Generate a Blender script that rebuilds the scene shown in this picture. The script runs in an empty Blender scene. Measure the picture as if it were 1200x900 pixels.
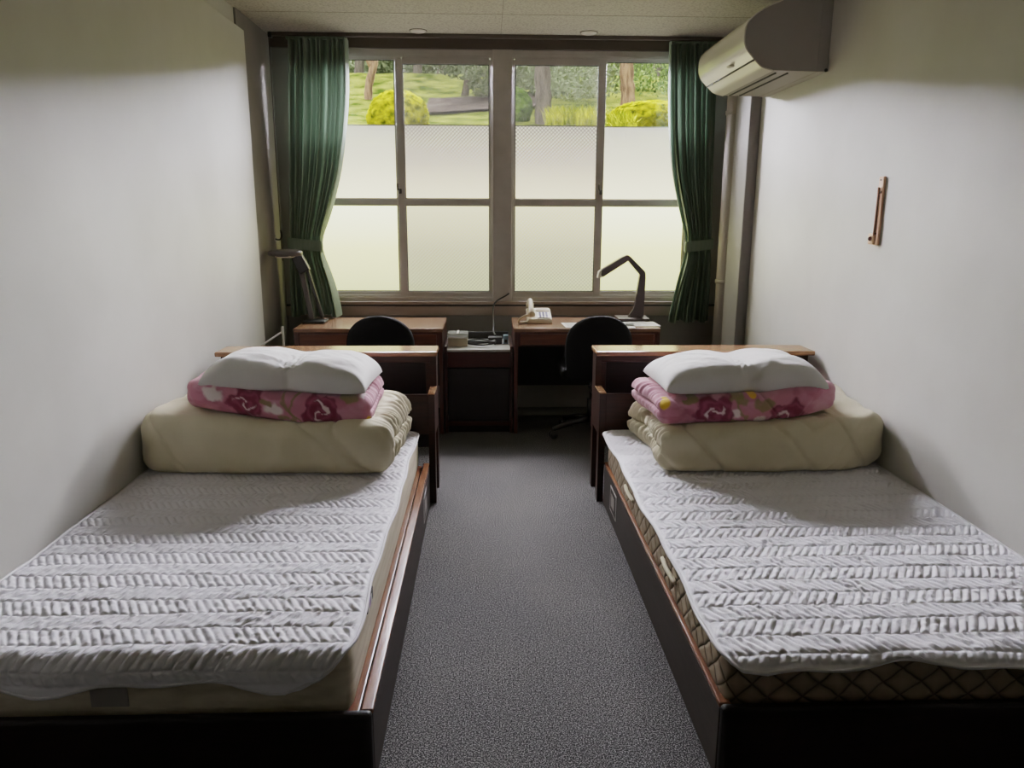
import bpy, bmesh, math, random
import numpy as np
from mathutils import Vector, Matrix
random.seed(7); np.random.seed(7)
C = bpy.context.scene.collection
PI = math.pi

# ------------------------------------------------------------------ helpers
def s2l(c):
    c = c/255.0
    return c/12.92 if c <= 0.04045 else ((c+0.055)/1.055)**2.4
def rgb(r, g, b, k=1.0): return (s2l(r)*k, s2l(g)*k, s2l(b)*k, 1)

TW, TA, TB = 9.0, 1.68, 1.90
def tone(x): return TA*x/(1+TB*x)*x/(x+.014)
def inv(r, g, b):   # scene radiance that the camera response shows as this colour
    return tuple(min(s2l(c)/(TA-TB*min(s2l(c), .83)), 9) for c in (r, g, b))+(1,)
def obj(name, bm, mat, parent=None, smooth=False, kind=None):
    if parent is not None:
        off = Vector(parent.get('_o', (0, 0, 0)))
        bmesh.ops.translate(bm, verts=bm.verts, vec=-off)
    me = bpy.data.meshes.new(name); bm.to_mesh(me); bm.free()
    if isinstance(mat, (list, tuple)):
        for m_ in mat: me.materials.append(m_)
    else: me.materials.append(mat)
    if smooth:
        me.polygons.foreach_set('use_smooth', [True]*len(me.polygons))
    o = bpy.data.objects.new(name, me); C.objects.link(o)
    if parent is not None:
        o.parent = parent; o['_o'] = parent.get('_o', (0, 0, 0))
    if kind: o['kind'] = kind
    return o
def top(name, bm, mat, loc, label, cat, group=None, smooth=False):
    """one-mesh thing with its origin at loc"""
    bmesh.ops.translate(bm, verts=bm.verts, vec=-Vector(loc))
    o = obj(name, bm, mat, None, smooth); o.location = loc; o['_o'] = tuple(loc)
    o['label'] = label; o['category'] = cat
    if group: o['group'] = group
    return o
def thing(name, loc, label, cat, group=None):
    o = bpy.data.objects.new(name, None); C.objects.link(o)
    o.empty_display_size = 0.1
    o.location = loc; o['_o'] = tuple(loc); o['label'] = label; o['category'] = cat
    if group: o['group'] = group
    return o
def struct(name, bm, mat, smooth=False): return obj(name, bm, mat, None, smooth, 'structure')
def dup(root, loc, label, rz=None):
    r = root.copy(); C.objects.link(r); r.location = loc; r['label'] = label
    if rz is not None: r.rotation_euler = (0, 0, rz)
    for ch in list(root.children):
        c = ch.copy(); C.objects.link(c); c.parent = r
        for g in list(ch.children):
            d = g.copy(); C.objects.link(d); d.parent = c
    return r
def NB(): return bmesh.new()
def box(bm, x0, x1, y0, y1, z0, z1, bev=0.0, seg=2):
    if x0 > x1: x0, x1 = x1, x0
    if y0 > y1: y0, y1 = y1, y0
    if z0 > z1: z0, z1 = z1, z0
    t = bmesh.new()
    bmesh.ops.create_cube(t, size=1)
    for v in t.verts:
        v.co = Vector((x0+(v.co.x+.5)*(x1-x0), y0+(v.co.y+.5)*(y1-y0), z0+(v.co.z+.5)*(z1-z0)))
    if bev > 0:
        bev = min(bev, .49*min(x1-x0, y1-y0, z1-z0))
        bmesh.ops.bevel(t, geom=list(t.edges), offset=bev, segments=seg, profile=.5, affect='EDGES')
    merge(bm, t); return bm
def merge(bm, t, mat=None):
    if mat is not None: bmesh.ops.transform(t, matrix=mat, verts=t.verts)
    me = bpy.data.meshes.new('tmp'); t.to_mesh(me); t.free(); bm.from_mesh(me); bpy.data.meshes.remove(me)
def rotbox(bm, c, s, rot, bev=0):
    t = bmesh.new(); box(t, -s[0]/2, s[0]/2, -s[1]/2, s[1]/2, -s[2]/2, s[2]/2, bev)
    m = Matrix.Translation(c) @ Matrix.Rotation(rot[2], 4, 'Z') @ Matrix.Rotation(rot[1], 4, 'Y') @ Matrix.Rotation(rot[0], 4, 'X')
    merge(bm, t, m)
def tube(bm, pts, r, seg=10, caps=True, taper=None):
    pts = [Vector(p) for p in pts]; n = len(pts); rings = []
    up = Vector((0, 0, 1)); prev = None
    for i, p in enumerate(pts):
        d = (pts[min(i+1, n-1)]-pts[max(i-1, 0)]).normalized()
        if prev is None:
            a = d.orthogonal().normalized()
        else:
            a = (prev - d*prev.dot(d)).normalized()
        prev = a; b = d.cross(a)
        rr = r if taper is None else taper[i]
        rings.append([bm.verts.new(p+(a*math.cos(2*PI*k/seg)+b*math.sin(2*PI*k/seg))*rr) for k in range(seg)])
    for i in range(n-1):
        for k in range(seg):
            bm.faces.new((rings[i][k], rings[i][(k+1) % seg], rings[i+1][(k+1) % seg], rings[i+1][k]))
    if caps:
        bm.faces.new(rings[0][::-1]); bm.faces.new(rings[-1])
    return bm
def curve_pts(ctrl, n=24):
    """Catmull-Rom through control points"""
    P = [Vector(c) for c in ctrl]; P = [P[0]*2-P[1]]+P+[P[-1]*2-P[-2]]; out = []
    m = len(P)-3
    for i in range(m):
        for k in range(n):
            t = k/n; a, b, c, d = P[i:i+4]
            out.append(.5*((2*b)+(c-a)*t+(2*a-5*b+4*c-d)*t*t+(3*b-a-3*c+d)*t**3))
    out.append(P[-2]); return out
def prism(bm, outline, axis, a, b):
    """outline: 2D pts; axis 'x': (y,z) extruded in x, 'y': (x,z), 'z': (x,y)"""
    def mk(p, t):
        return {'x': (t, p[0], p[1]), 'y': (p[0], t, p[1]), 'z': (p[0], p[1], t)}[axis]
    A = [bm.verts.new(mk(p, a)) for p in outline]; B = [bm.verts.new(mk(p, b)) for p in outline]
    n = len(outline)
    for i in range(n): bm.faces.new((A[i], A[(i+1) % n], B[(i+1) % n], B[i]))
    bm.faces.new(A[::-1]); bm.faces.new(B)
    bmesh.ops.recalc_face_normals(bm, faces=bm.faces)
    return bm
def lathe(bm, prof, c, seg=24):
    rings = [[bm.verts.new((c[0]+r*math.cos(2*PI*k/seg), c[1]+r*math.sin(2*PI*k/seg), c[2]+z)) for k in range(seg)] for r, z in prof]
    for i in range(len(rings)-1):
        for k in range(seg): bm.faces.new((rings[i][k], rings[i][(k+1) % seg], rings[i+1][(k+1) % seg], rings[i+1][k]))
    bm.faces.new(rings[0][::-1]); bm.faces.new(rings[-1])
    bmesh.ops.recalc_face_normals(bm, faces=bm.faces)

def hsh(ix, iy, iz, s):
    h = (ix.astype(np.int64)*374761393 + iy.astype(np.int64)*668265263 + iz.astype(np.int64)*2147483647 + s*974634777) & 0xffffffff
    h = ((h ^ (h >> 13))*1274126177) & 0xffffffff
    h = h ^ (h >> 16)
    return (h & 0xffff)/65535.0
def noise3(x, y, z, s=0):
    x = np.asarray(x, float); y = np.asarray(y, float)+0*x; z = np.asarray(z, float)+0*x
    ix, iy, iz = np.floor(x), np.floor(y), np.floor(z); fx, fy, fz = x-ix, y-iy, z-iz
    fx, fy, fz = [f*f*(3-2*f) for f in (fx, fy, fz)]; r = 0
    for a in (0, 1):
        for b in (0, 1):
            for c in (0, 1):
                w = (fx if a else 1-fx)*(fy if b else 1-fy)*(fz if c else 1-fz)
                r = r + w*hsh(ix+a, iy+b, iz+c, s)
    return r*2-1
def fbm(x, y, z=0, s=0, o=3):
    r = 0; a = 1
    for k in range(o): r = r+a*noise3(x*2**k, y*2**k, z*2**k, s+k); a *= .5
    return r
def sstep(a, b, x): t = np.clip((x-a)/(b-a), 0, 1); return t*t*(3-2*t)

def np_mesh(name, V, F, mat, parent=None, loc=None, label=None, cat=None, group=None, col=None):
    """V: (n,3) world verts, F: (m,4) quads"""
    if parent is not None: V = V-np.array(parent['_o'])
    elif loc is not None: V = V-np.array(loc)
    me = bpy.data.meshes.new(name)
    me.vertices.add(len(V)); me.vertices.foreach_set('co', V.astype(np.float32).ravel())
    me.loops.add(F.size); me.loops.foreach_set('vertex_index', F.ravel().astype(np.int32))
    me.polygons.add(len(F)); k = F.shape[1]
    me.polygons.foreach_set('loop_start', np.arange(0, F.size, k, dtype=np.int32))
    me.polygons.foreach_set('use_smooth', np.ones(len(F), bool))
    me.update(calc_edges=True); me.validate()
    if col is not None:
        at = me.color_attributes.new('Col', 'FLOAT_COLOR', 'POINT')
        at.data.foreach_set('color', np.c_[col, np.ones(len(col))].astype(np.float32).ravel())
    me.materials.append(mat)
    o = bpy.data.objects.new(name, me); C.objects.link(o)
    if parent is not None: o.parent = parent; o['_o'] = parent['_o']
    elif loc is not None: o.location = loc; o['_o'] = tuple(loc)
    if label: o['label'] = label; o['category'] = cat
    if group: o['group'] = group
    return o
def grid_faces(nu, nv, flip=False):
    i = np.arange(nu-1)[:, None]*nv+np.arange(nv-1)[None]
    F = np.stack([i, i+nv, i+nv+1, i+1], -1).reshape(-1, 4)
    return F[:, ::-1] if flip else F
def block_surface(half, r, step):
    """rounded box as merged grid: returns V (centered), N, F"""
    a = np.array(half, float); n = [max(4, int(2*h/step)) for h in a]
    Vs, Fs, off = [], [], 0
    for ax in range(3):
        u, v = (ax+1) % 3, (ax+2) % 3
        for sg in (-1, 1):
            gu = np.linspace(-1, 1, n[u]+1); gv = np.linspace(-1, 1, n[v]+1)
            U, W = np.meshgrid(gu, gv, indexing='ij')
            P = np.zeros((U.size, 3)); P[:, u] = U.ravel(); P[:, v] = W.ravel(); P[:, ax] = sg
            Vs.append(P*a); Fs.append(grid_faces(n[u]+1, n[v]+1, sg < 0)+off); off += len(P)
    V = np.vstack(Vs); F = np.vstack(Fs)
    key = np.round(V*1e5).astype(np.int64)
    _, idx, inv = np.unique(key, axis=0, return_index=True, return_inverse=True)
    inv = inv.ravel(); V = V[idx]; F = inv[F]
    inner = np.clip(V, -(a-r), a-r); d = V-inner
    # remap to even angles
    d = np.sign(d)*r*np.sin(np.clip(np.abs(d)/r, 0, 1)*PI/2)
    nd = np.linalg.norm(d, axis=1, keepdims=True); N = d/np.maximum(nd, 1e-9)
    V = inner+N*r
    return V, N, F

# ------------------------------------------------------------------ materials
def mat(name, col=(.8, .8, .8, 1), rough=.5, spec=.5, metal=0, **kw):
    m = bpy.data.materials.new(name); m.use_nodes = True
    b = m.node_tree.nodes['Principled BSDF']
    b.inputs['Base Color'].default_value = col if len(col) == 4 else (*col, 1)
    b.inputs['Roughness'].default_value = rough; b.inputs['Metallic'].default_value = metal
    b.inputs['Specular IOR Level'].default_value = spec
    for k, v in kw.items(): b.inputs[k.replace('_', ' ')].default_value = v
    return m
class NT:
    def __init__(s, m): s.m = m; s.t = m.node_tree; s.b = s.t.nodes['Principled BSDF']
    def n(s, typ, **kw):
        nd = s.t.nodes.new(typ)
        for k, v in kw.items():
            if k in nd.inputs.keys() or k.replace('_', ' ') in nd.inputs.keys():
                nd.inputs[k if k in nd.inputs.keys() else k.replace('_', ' ')].default_value = v
            else: setattr(nd, k, v)
        return nd
    def l(s, a, ao, b, bi): s.t.links.new(a.outputs[ao], b.inputs[bi])
    def coord(s, scale=(1, 1, 1), rot=(0, 0, 0)):
        c = s.n('ShaderNodeTexCoord'); mp = s.n('ShaderNodeMapping'); mp.inputs['Scale'].default_value = scale
        mp.inputs['Rotation'].default_value = rot
        s.l(c, 'Object', mp, 'Vector'); return mp
    def ramp(s, src, so, stops):
        r = s.n('ShaderNodeValToRGB'); e = r.color_ramp.elements
        e[0].position, e[0].color = stops[0]; e[1].position, e[1].color = stops[-1]
        for p, c in stops[1:-1]: x = e.new(p); x.color = c
        s.l(src, so, r, 'Fac'); return r
    def bump(s, src, so, strength=.3, dist=.01):
        b = s.n('ShaderNodeBump'); b.inputs['Strength'].default_value = strength; b.inputs['Distance'].default_value = dist
        s.l(src, so, b, 'Height'); s.l(b, 'Normal', s.b, 'Normal'); return b
def noisy(name, c1, c2, scale, rough=.6, spec=.4, bump=.2, dist=.003, stretch=(1, 1, 1), detail=6, lo=.35, hi=.65, **kw):
    m = mat(name, c1, rough, spec, **kw); t = NT(m); mp = t.coord(stretch)
    nz = t.n('ShaderNodeTexNoise'); nz.inputs['Scale'].default_value = scale; nz.inputs['Detail'].default_value = detail
    t.l(mp, 'Vector', nz, 'Vector'); r = t.ramp(nz, 'Fac', [(lo, c1), (hi, c2)]); t.l(r, 'Color', t.b, 'Base Color')
    if bump: t.bump(nz, 'Fac', bump, dist)
    return m
def wood(name, c1, c2, rough=.3, stretch=(1.2, 14, 14), spec=.5):
    return noisy(name, c1, c2, 6, rough, spec, .05, .001, stretch, 8, .3, .7)

M = {}
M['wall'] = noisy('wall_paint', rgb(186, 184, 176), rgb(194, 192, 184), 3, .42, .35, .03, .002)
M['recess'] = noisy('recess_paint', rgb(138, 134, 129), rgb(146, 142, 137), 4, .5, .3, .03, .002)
M['wood_dark'] = wood('dark_walnut', rgb(34, 18, 13), rgb(50, 28, 19), .4, spec=.2)
M['wood_rail'] = wood('lit_rail_wood', rgb(98, 60, 40), rgb(134, 88, 58), .25, (14, 1.2, 14))  # lighter brown: the light falling on the rail tops is in the colour
M['wood_foot'] = wood('shade_black_board', rgb(16, 11, 10), rgb(24, 17, 14), .45, spec=.2)  # bed wood taken near black, shade on footboard and headboard interior painted in
M['wood_side'] = wood('dark_side_board', rgb(40, 35, 31), rgb(52, 45, 39), .5, (14, 1.2, 14), .2)
M['wood_shelf'] = wood('sheen_shelf_wood', rgb(120, 84, 58), rgb(152, 110, 78), .16)  # lighter than the headboard wood, window sheen on its tops painted in
M['desk_top'] = wood('sheen_desk_top_wood', rgb(122, 88, 66), rgb(148, 110, 84), .25)  # lighter than the desk front, window reflection put into the colour
M['desk_front'] = wood('desk_front_wood', rgb(84, 44, 27), rgb(108, 60, 38), .35)
M['desk_side'] = wood('desk_side_wood', rgb(62, 30, 20), rgb(82, 42, 28), .35, (14, 14, 1.2))
M['cab_front'] = wood('red_brown_front', rgb(52, 20, 14), rgb(68, 28, 18), .4)
M['dark_in'] = mat('dark_interior', rgb(16, 11, 10), .6)
M['white_top'] = noisy('white_laminate', rgb(205, 208, 204), rgb(214, 216, 212), 8, .25, .5, 0)
M['black_fab'] = noisy('black_chair_fabric', rgb(10, 10, 12), rgb(17, 17, 20), 300, .85, .2, .4, .001)
M['black_pl'] = mat('black_plastic', rgb(22, 21, 22), .4)
M['chrome'] = mat('grey_metal', rgb(150, 148, 145), .3, .5, .9)
M['alu'] = noisy('window_aluminium', rgb(176, 171, 166), rgb(184, 179, 174), 10, .35, .5, 0, metal=.25)
M['track'] = mat('brown_track', rgb(72, 62, 52), .4)
M['sill'] = noisy('sill_paint', rgb(142, 128, 114), rgb(152, 138, 124), 5, .3, .5, .03)
M['pipe'] = noisy('pipe_paint', rgb(176, 168, 158), rgb(184, 176, 166), 5, .45, .4, .03)
M['ac_white'] = mat('ac_white_plastic', rgb(205, 201, 190), .35, .5)
M['ac_gloss'] = mat('ac_gloss_panel', rgb(214, 210, 200), .14, .6)
M['ac_side'] = mat('ac_side_shade', rgb(148, 143, 136), .5, .4)  # white casing in a darker tone, shade of its side painted in
M['dark_slot'] = mat('dark_slot', rgb(25, 24, 22), .6)
M['phone'] = mat('cream_plastic', rgb(206, 192, 164), .35)
M['phone_d'] = mat('tan_plastic', rgb(170, 148, 112), .4)
M['white_pl'] = mat('white_plastic', rgb(225, 222, 216), .35)
M['key_blue'] = mat('blue_grey_key', rgb(92, 92, 140), .4)
M['lamp_brown'] = mat('lamp_brown_plastic', rgb(58, 44, 42), .32)
M['lamp_grey'] = mat('lamp_grey_plastic', rgb(88, 82, 80), .35)
M['diffuser'] = mat('lamp_diffuser', rgb(215, 205, 195), .3)
M['clear_lid'] = mat('clear_lid', rgb(200, 205, 200), .1, .5, Alpha=.55)
M['beige_box'] = noisy('beige_box', rgb(186, 174, 148), rgb(196, 184, 158), 20, .5, .4, 0)
M['paper'] = noisy('printed_paper', rgb(210, 208, 205), rgb(228, 226, 222), 60, .7, .2, 0)
M['ink'] = mat('grey_ink', rgb(120, 120, 122), .7)
M['screen'] = mat('pale_blue_plastic', rgb(120, 150, 170), .4)
M['therm_wood'] = wood('pale_thermometer_wood', rgb(206, 158, 120), rgb(222, 178, 140), .4, (14, 14, 1.2))
M['brown_bulb'] = mat('dark_red_bulb', rgb(70, 24, 20), .2)
M['tube_glass'] = mat('thermometer_scale', rgb(150, 105, 85), .2)
M['cream_fab'] = noisy('cream_cotton', rgb(208, 198, 166), rgb(218, 208, 178), 5, .9, .15, .15, .004, Sheen_Weight=.2)
M['pillow_fab'] = noisy('white_pillow_cotton', rgb(222, 220, 216), rgb(230, 228, 224), 5, .9, .15, .15, .004, Sheen_Weight=.15)
M['quilt'] = mat('white_quilting', rgb(240, 239, 246), .8, .2, Sheen_Weight=.1)
M['pipe_trim'] = mat('white_binding', rgb(226, 224, 228), .7, .2)
M['matt_piping'] = mat('mattress_piping', rgb(206, 196, 166), .7, .2)
M['tag_white'] = mat('white_tag', rgb(190, 188, 186), .6)
M['tag_dark'] = mat('dark_tag', rgb(45, 40, 44), .6)
M['tag_violet'] = mat('violet_tag', rgb(160, 130, 180), .6)
M['tag_grey'] = mat('grey_tag', rgb(138, 132, 126), .6)
M['cloth_edge'] = mat('steel_lock', rgb(60, 58, 58), .4, .5, .6)

def carpet():
    m = mat('grey_loop_carpet', rough=.95, spec=.1); t = NT(m); mp = t.coord()
    a = t.n('ShaderNodeTexNoise', Scale=260.0, Detail=2.0); t.l(mp, 'Vector', a, 'Vector')
    b = t.n('ShaderNodeTexNoise', Scale=2.2, Detail=3.0); t.l(mp, 'Vector', b, 'Vector')
    r = t.ramp(a, 'Fac', [(.36, rgb(18, 18, 18)), (.5, rgb(58, 57, 56)), (.64, rgb(142, 140, 137))])
    r2 = t.ramp(b, 'Fac', [(.3, (.88, .88, .9, 1)), (.7, (1.05, 1.04, 1.02, 1))])
    mx = t.n('ShaderNodeMix', data_type='RGBA', blend_type='MULTIPLY'); mx.inputs[0].default_value = 1
    t.t.links.new(r.outputs[0], mx.inputs[6]); t.t.links.new(r2.outputs[0], mx.inputs[7])
    c = t.n('ShaderNodeTexNoise', Scale=110.0, Detail=2.0); t.l(mp, 'Vector', c, 'Vector')
    r3 = t.ramp(c, 'Fac', [(.36, (.62, .62, .62, 1)), (.5, (.95, .95, .95, 1)), (.64, (1.0, 1.0, 1.0, 1))])
    mx2 = t.n('ShaderNodeMix', data_type='RGBA', blend_type='MULTIPLY'); mx2.inputs[0].default_value = 1
    t.t.links.new(mx.outputs[2], mx2.inputs[6]); t.t.links.new(r3.outputs[0], mx2.inputs[7]); t.t.links.new(mx2.outputs[2], t.b.inputs['Base Color'])
    t.bump(a, 'Fac', .4, .003); return m
M['carpet'] = carpet()
def ceiling_mat():
    m = mat('acoustic_panel', rough=.8, spec=.2); t = NT(m); mp = t.coord()
    v = t.n('ShaderNodeTexNoise', Scale=75.0, Detail=4.0); t.l(mp, 'Vector', v, 'Vector')
    r = t.ramp(v, 'Fac', [(.36, rgb(158, 155, 146)), (.52, rgb(184, 181, 171)), (1., rgb(194, 191, 181))]); t.l(r, 'Color', t.b, 'Base Color')
    t.bump(v, 'Fac', .3, .004); return m
M['ceiling'] = ceiling_mat()
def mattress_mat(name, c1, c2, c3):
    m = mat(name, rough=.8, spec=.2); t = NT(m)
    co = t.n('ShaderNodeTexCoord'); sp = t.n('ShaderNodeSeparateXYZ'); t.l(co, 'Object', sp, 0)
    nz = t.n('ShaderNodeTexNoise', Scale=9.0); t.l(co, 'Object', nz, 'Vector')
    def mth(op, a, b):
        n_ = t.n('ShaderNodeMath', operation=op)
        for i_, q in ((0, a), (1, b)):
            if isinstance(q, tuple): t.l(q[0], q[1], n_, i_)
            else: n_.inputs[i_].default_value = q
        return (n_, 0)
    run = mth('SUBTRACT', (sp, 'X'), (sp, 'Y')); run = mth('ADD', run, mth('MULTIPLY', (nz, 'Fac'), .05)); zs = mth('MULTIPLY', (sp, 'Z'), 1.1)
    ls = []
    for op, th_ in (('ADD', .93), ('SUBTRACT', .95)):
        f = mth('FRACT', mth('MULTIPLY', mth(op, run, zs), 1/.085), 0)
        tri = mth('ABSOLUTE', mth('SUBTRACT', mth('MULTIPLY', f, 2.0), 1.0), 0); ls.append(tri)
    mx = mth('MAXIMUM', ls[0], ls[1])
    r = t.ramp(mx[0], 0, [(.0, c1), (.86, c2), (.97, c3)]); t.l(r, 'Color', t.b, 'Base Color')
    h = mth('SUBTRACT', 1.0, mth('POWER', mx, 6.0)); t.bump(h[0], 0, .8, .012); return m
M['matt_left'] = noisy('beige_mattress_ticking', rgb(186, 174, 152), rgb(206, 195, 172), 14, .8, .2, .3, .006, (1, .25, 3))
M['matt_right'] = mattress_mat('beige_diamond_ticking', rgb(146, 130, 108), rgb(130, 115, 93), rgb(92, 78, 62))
def floral():
    m = mat('rose_blanket', rough=.85, spec=.15, Sheen_Weight=.25); t = NT(m)
    a = t.n('ShaderNodeVertexColor'); a.layer_name = 'Col'; t.l(a, 'Color', t.b, 'Base Color')
    nz = t.n('ShaderNodeTexNoise', Scale=160.0); mp = t.coord(); t.l(mp, 'Vector', nz, 'Vector'); t.bump(nz, 'Fac', .25, .003); return m
M['floral'] = floral()
def curtain_mat():
    m = mat('green_curtain_cloth', rgb(108, 124, 108), .75, .2, Sheen_Weight=.15); t = NT(m)
    nz = t.n('ShaderNodeTexNoise', Scale=30.0); mp = t.coord((3, 3, .3)); t.l(mp, 'Vector', nz, 'Vector')
    r = t.ramp(nz, 'Fac', [(.3, rgb(100, 118, 100)), (.7, rgb(116, 130, 114))]); t.l(r, 'Color', t.b, 'Base Color')
    tr = t.n('ShaderNodeBsdfTranslucent'); tr.inputs['Color'].default_value = rgb(120, 145, 122)
    mx = t.n('ShaderNodeMixShader'); mx.inputs[0].default_value = .05
    out = t.t.nodes['Material Output']; t.l(t.b, 0, mx, 1); t.l(tr, 0, mx, 2); t.l(mx, 0, out, 'Surface'); return m
M['curtain'] = curtain_mat()
def wire_factor(t):
    """thin diamond wires, in object space x/z"""
    co = t.n('ShaderNodeTexCoord'); sp = t.n('ShaderNodeSeparateXYZ'); t.l(co, 'Object', sp, 0)
    outs = []
    for op in ('ADD', 'SUBTRACT'):
        a = t.n('ShaderNodeMath', operation=op); t.l(sp, 'X', a, 0); t.l(sp, 'Z', a, 1)
        s = t.n('ShaderNodeMath', operation='MULTIPLY'); t.l(a, 0, s, 0); s.inputs[1].default_value = 1/.0262
        f = t.n('ShaderNodeMath', operation='FRACT'); t.l(s, 0, f, 0)
        l = t.n('ShaderNodeMath', operation='LESS_THAN'); t.l(f, 0, l, 0); l.inputs[1].default_value = .22
        outs.append(l)
    mx = t.n('ShaderNodeMath', operation='MAXIMUM'); t.l(outs[0], 0, mx, 0); t.l(outs[1], 0, mx, 1)
    return mx, sp
def glass_mat():
    m = bpy.data.materials.new('wired_glass'); m.use_nodes = True; m.node_tree.nodes.clear()
    class T(NT):
        def __init__(s, m): s.m = m; s.t = m.node_tree
    t = T(m); out = t.n('ShaderNodeOutputMaterial')
    tr = t.n('ShaderNodeBsdfTransparent'); gl = t.n('ShaderNodeBsdfGlossy'); gl.inputs['Roughness'].default_value = .05
    df = t.n('ShaderNodeBsdfDiffuse'); df.inputs['Color'].default_value = rgb(170, 170, 165)
    mx = t.n('ShaderNodeMixShader'); mx.inputs[0].default_value = .05; t.l(tr, 0, mx, 1); t.l(gl, 0, mx, 2)
    wf, _ = wire_factor(t); k = t.n('ShaderNodeMath', operation='MULTIPLY'); t.l(wf, 0, k, 0); k.inputs[1].default_value = .12
    m2 = t.n('ShaderNodeMixShader'); t.l(k, 0, m2, 0); t.l(mx, 0, m2, 1); t.l(df, 0, m2, 2); t.l(m2, 0, out, 'Surface'); return m
M['glass'] = glass_mat()
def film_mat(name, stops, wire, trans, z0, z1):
    """frosted film: emission stands in for scattered daylight, part passes straight through"""
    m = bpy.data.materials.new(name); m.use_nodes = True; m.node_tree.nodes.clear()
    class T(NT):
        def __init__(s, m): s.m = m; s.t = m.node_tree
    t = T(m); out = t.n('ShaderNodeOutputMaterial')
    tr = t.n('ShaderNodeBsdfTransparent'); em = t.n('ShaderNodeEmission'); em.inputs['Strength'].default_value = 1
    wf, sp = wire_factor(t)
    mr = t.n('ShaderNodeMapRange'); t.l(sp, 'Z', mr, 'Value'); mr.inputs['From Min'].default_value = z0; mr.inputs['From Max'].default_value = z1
    r = t.ramp(mr, 0, stops)  # vertical gradient: tint of the light from outside put into the emission
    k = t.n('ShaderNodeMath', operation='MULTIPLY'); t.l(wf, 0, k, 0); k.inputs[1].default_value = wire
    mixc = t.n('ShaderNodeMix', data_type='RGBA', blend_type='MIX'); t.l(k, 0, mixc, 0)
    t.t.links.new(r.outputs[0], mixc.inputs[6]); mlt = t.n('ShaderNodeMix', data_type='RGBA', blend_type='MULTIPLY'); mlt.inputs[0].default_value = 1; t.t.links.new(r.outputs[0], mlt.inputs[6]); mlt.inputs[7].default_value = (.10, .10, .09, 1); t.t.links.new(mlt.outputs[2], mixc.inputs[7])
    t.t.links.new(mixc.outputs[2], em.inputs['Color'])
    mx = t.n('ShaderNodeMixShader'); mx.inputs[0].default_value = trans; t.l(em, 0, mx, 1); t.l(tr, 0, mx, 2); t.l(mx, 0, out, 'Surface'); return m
def screen_mat():
    m = bpy.data.materials.new('insect_screen'); m.use_nodes = True; m.node_tree.nodes.clear()
    class T(NT):
        def __init__(s, m): s.m = m; s.t = m.node_tree
    t = T(m); out = t.n('ShaderNodeOutputMaterial')
    tr = t.n('ShaderNodeBsdfTransparent'); df = t.n('ShaderNodeBsdfDiffuse'); df.inputs['Color'].default_value = rgb(135, 132, 128)
    mx = t.n('ShaderNodeMixShader'); mx.inputs[0].default_value = .27; t.l(tr, 0, mx, 1); t.l(df, 0, mx, 2); t.l(mx, 0, out, 'Surface'); return m
M['screen_mesh'] = screen_mat()

# ------------------------------------------------------------------ dimensions
XL, XR, XLR, ZC, YB = -1.41, 1.675, -1.465, 2.59, 5.51
YF = -2.1; YC = 4.775

# ------------------------------------------------------------------ room shell
bm = NB(); box(bm, -1.7, 2.1, YF-.1, YB+.25, -.1, 0); struct('floor', bm, M['carpet'])
bm = NB(); box(bm, -1.7, 2.1, YF-.1, YB-.03, ZC, ZC+.12)
struct('ceiling', bm, M['ceiling'])
bm = NB()
for yy in (3.95, 4.86): box(bm, XLR, 1.9, yy-.0015, yy+.0015, ZC-.0012, ZC+.001)
for xx in (.1,): box(bm, xx-.0015, xx+.0015, 2.6, YB-.03, ZC-.0012, ZC+.001)
struct('trim_4', bm, mat('panel_seam', rgb(120, 117, 106), .8))
bm = NB(); box(bm, XLR-.15, XLR, YF, YB+.1, 0, ZC); box(bm, XLR, XL, YF, YC, 0, 2.465, .004)
struct('wall_left', bm, M['wall'])
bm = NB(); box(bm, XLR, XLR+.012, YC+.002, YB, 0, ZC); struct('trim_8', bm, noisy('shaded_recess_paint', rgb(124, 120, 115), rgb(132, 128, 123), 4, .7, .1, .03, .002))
bm = NB(); box(bm, XR, XR+.3, YF, YC, 0, ZC)
struct('wall_right', bm, M['wall'])
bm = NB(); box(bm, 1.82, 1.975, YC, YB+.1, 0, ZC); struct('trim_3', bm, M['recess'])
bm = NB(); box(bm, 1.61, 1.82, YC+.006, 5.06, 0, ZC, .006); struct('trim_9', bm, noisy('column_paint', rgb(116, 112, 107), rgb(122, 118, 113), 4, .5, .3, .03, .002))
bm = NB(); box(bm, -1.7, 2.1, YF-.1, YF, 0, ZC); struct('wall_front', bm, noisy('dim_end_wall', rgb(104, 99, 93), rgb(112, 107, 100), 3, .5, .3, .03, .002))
WZ0, WZ1 = .785, 2.535
bm = NB(); box(bm, -1.62, 1.975, YB, YB+.16, 0, WZ0); box(bm, -1.62, 1.975, YB, YB+.16, WZ1, ZC+.12)
box(bm, -1.62, -1.30, YB, YB+.16, WZ0, WZ1); box(bm, 1.50, 1.975, YB, YB+.16, WZ0, WZ1)
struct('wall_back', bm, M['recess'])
# sill board with a shadow gap over an apron
bm = NB(); box(bm, -1.30, 1.55, YB-.035, YB+.03, .782, .805, .003); struct('trim_1', bm, M['sill'])
bm = NB(); box(bm, -1.46, 1.82, YB-.02, YB, .70, .768, .002); struct('trim_2', bm, M['sill'])
bm = NB(); box(bm, -1.46, 1.82, YB-.012, YB, .768, .782); struct('trim_6', bm, M['dark_slot'])
bm = NB(); box(bm, XLR, 1.82, YB-.03, YB, 2.52, ZC); struct('trim_5', bm, M['track'])

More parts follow.
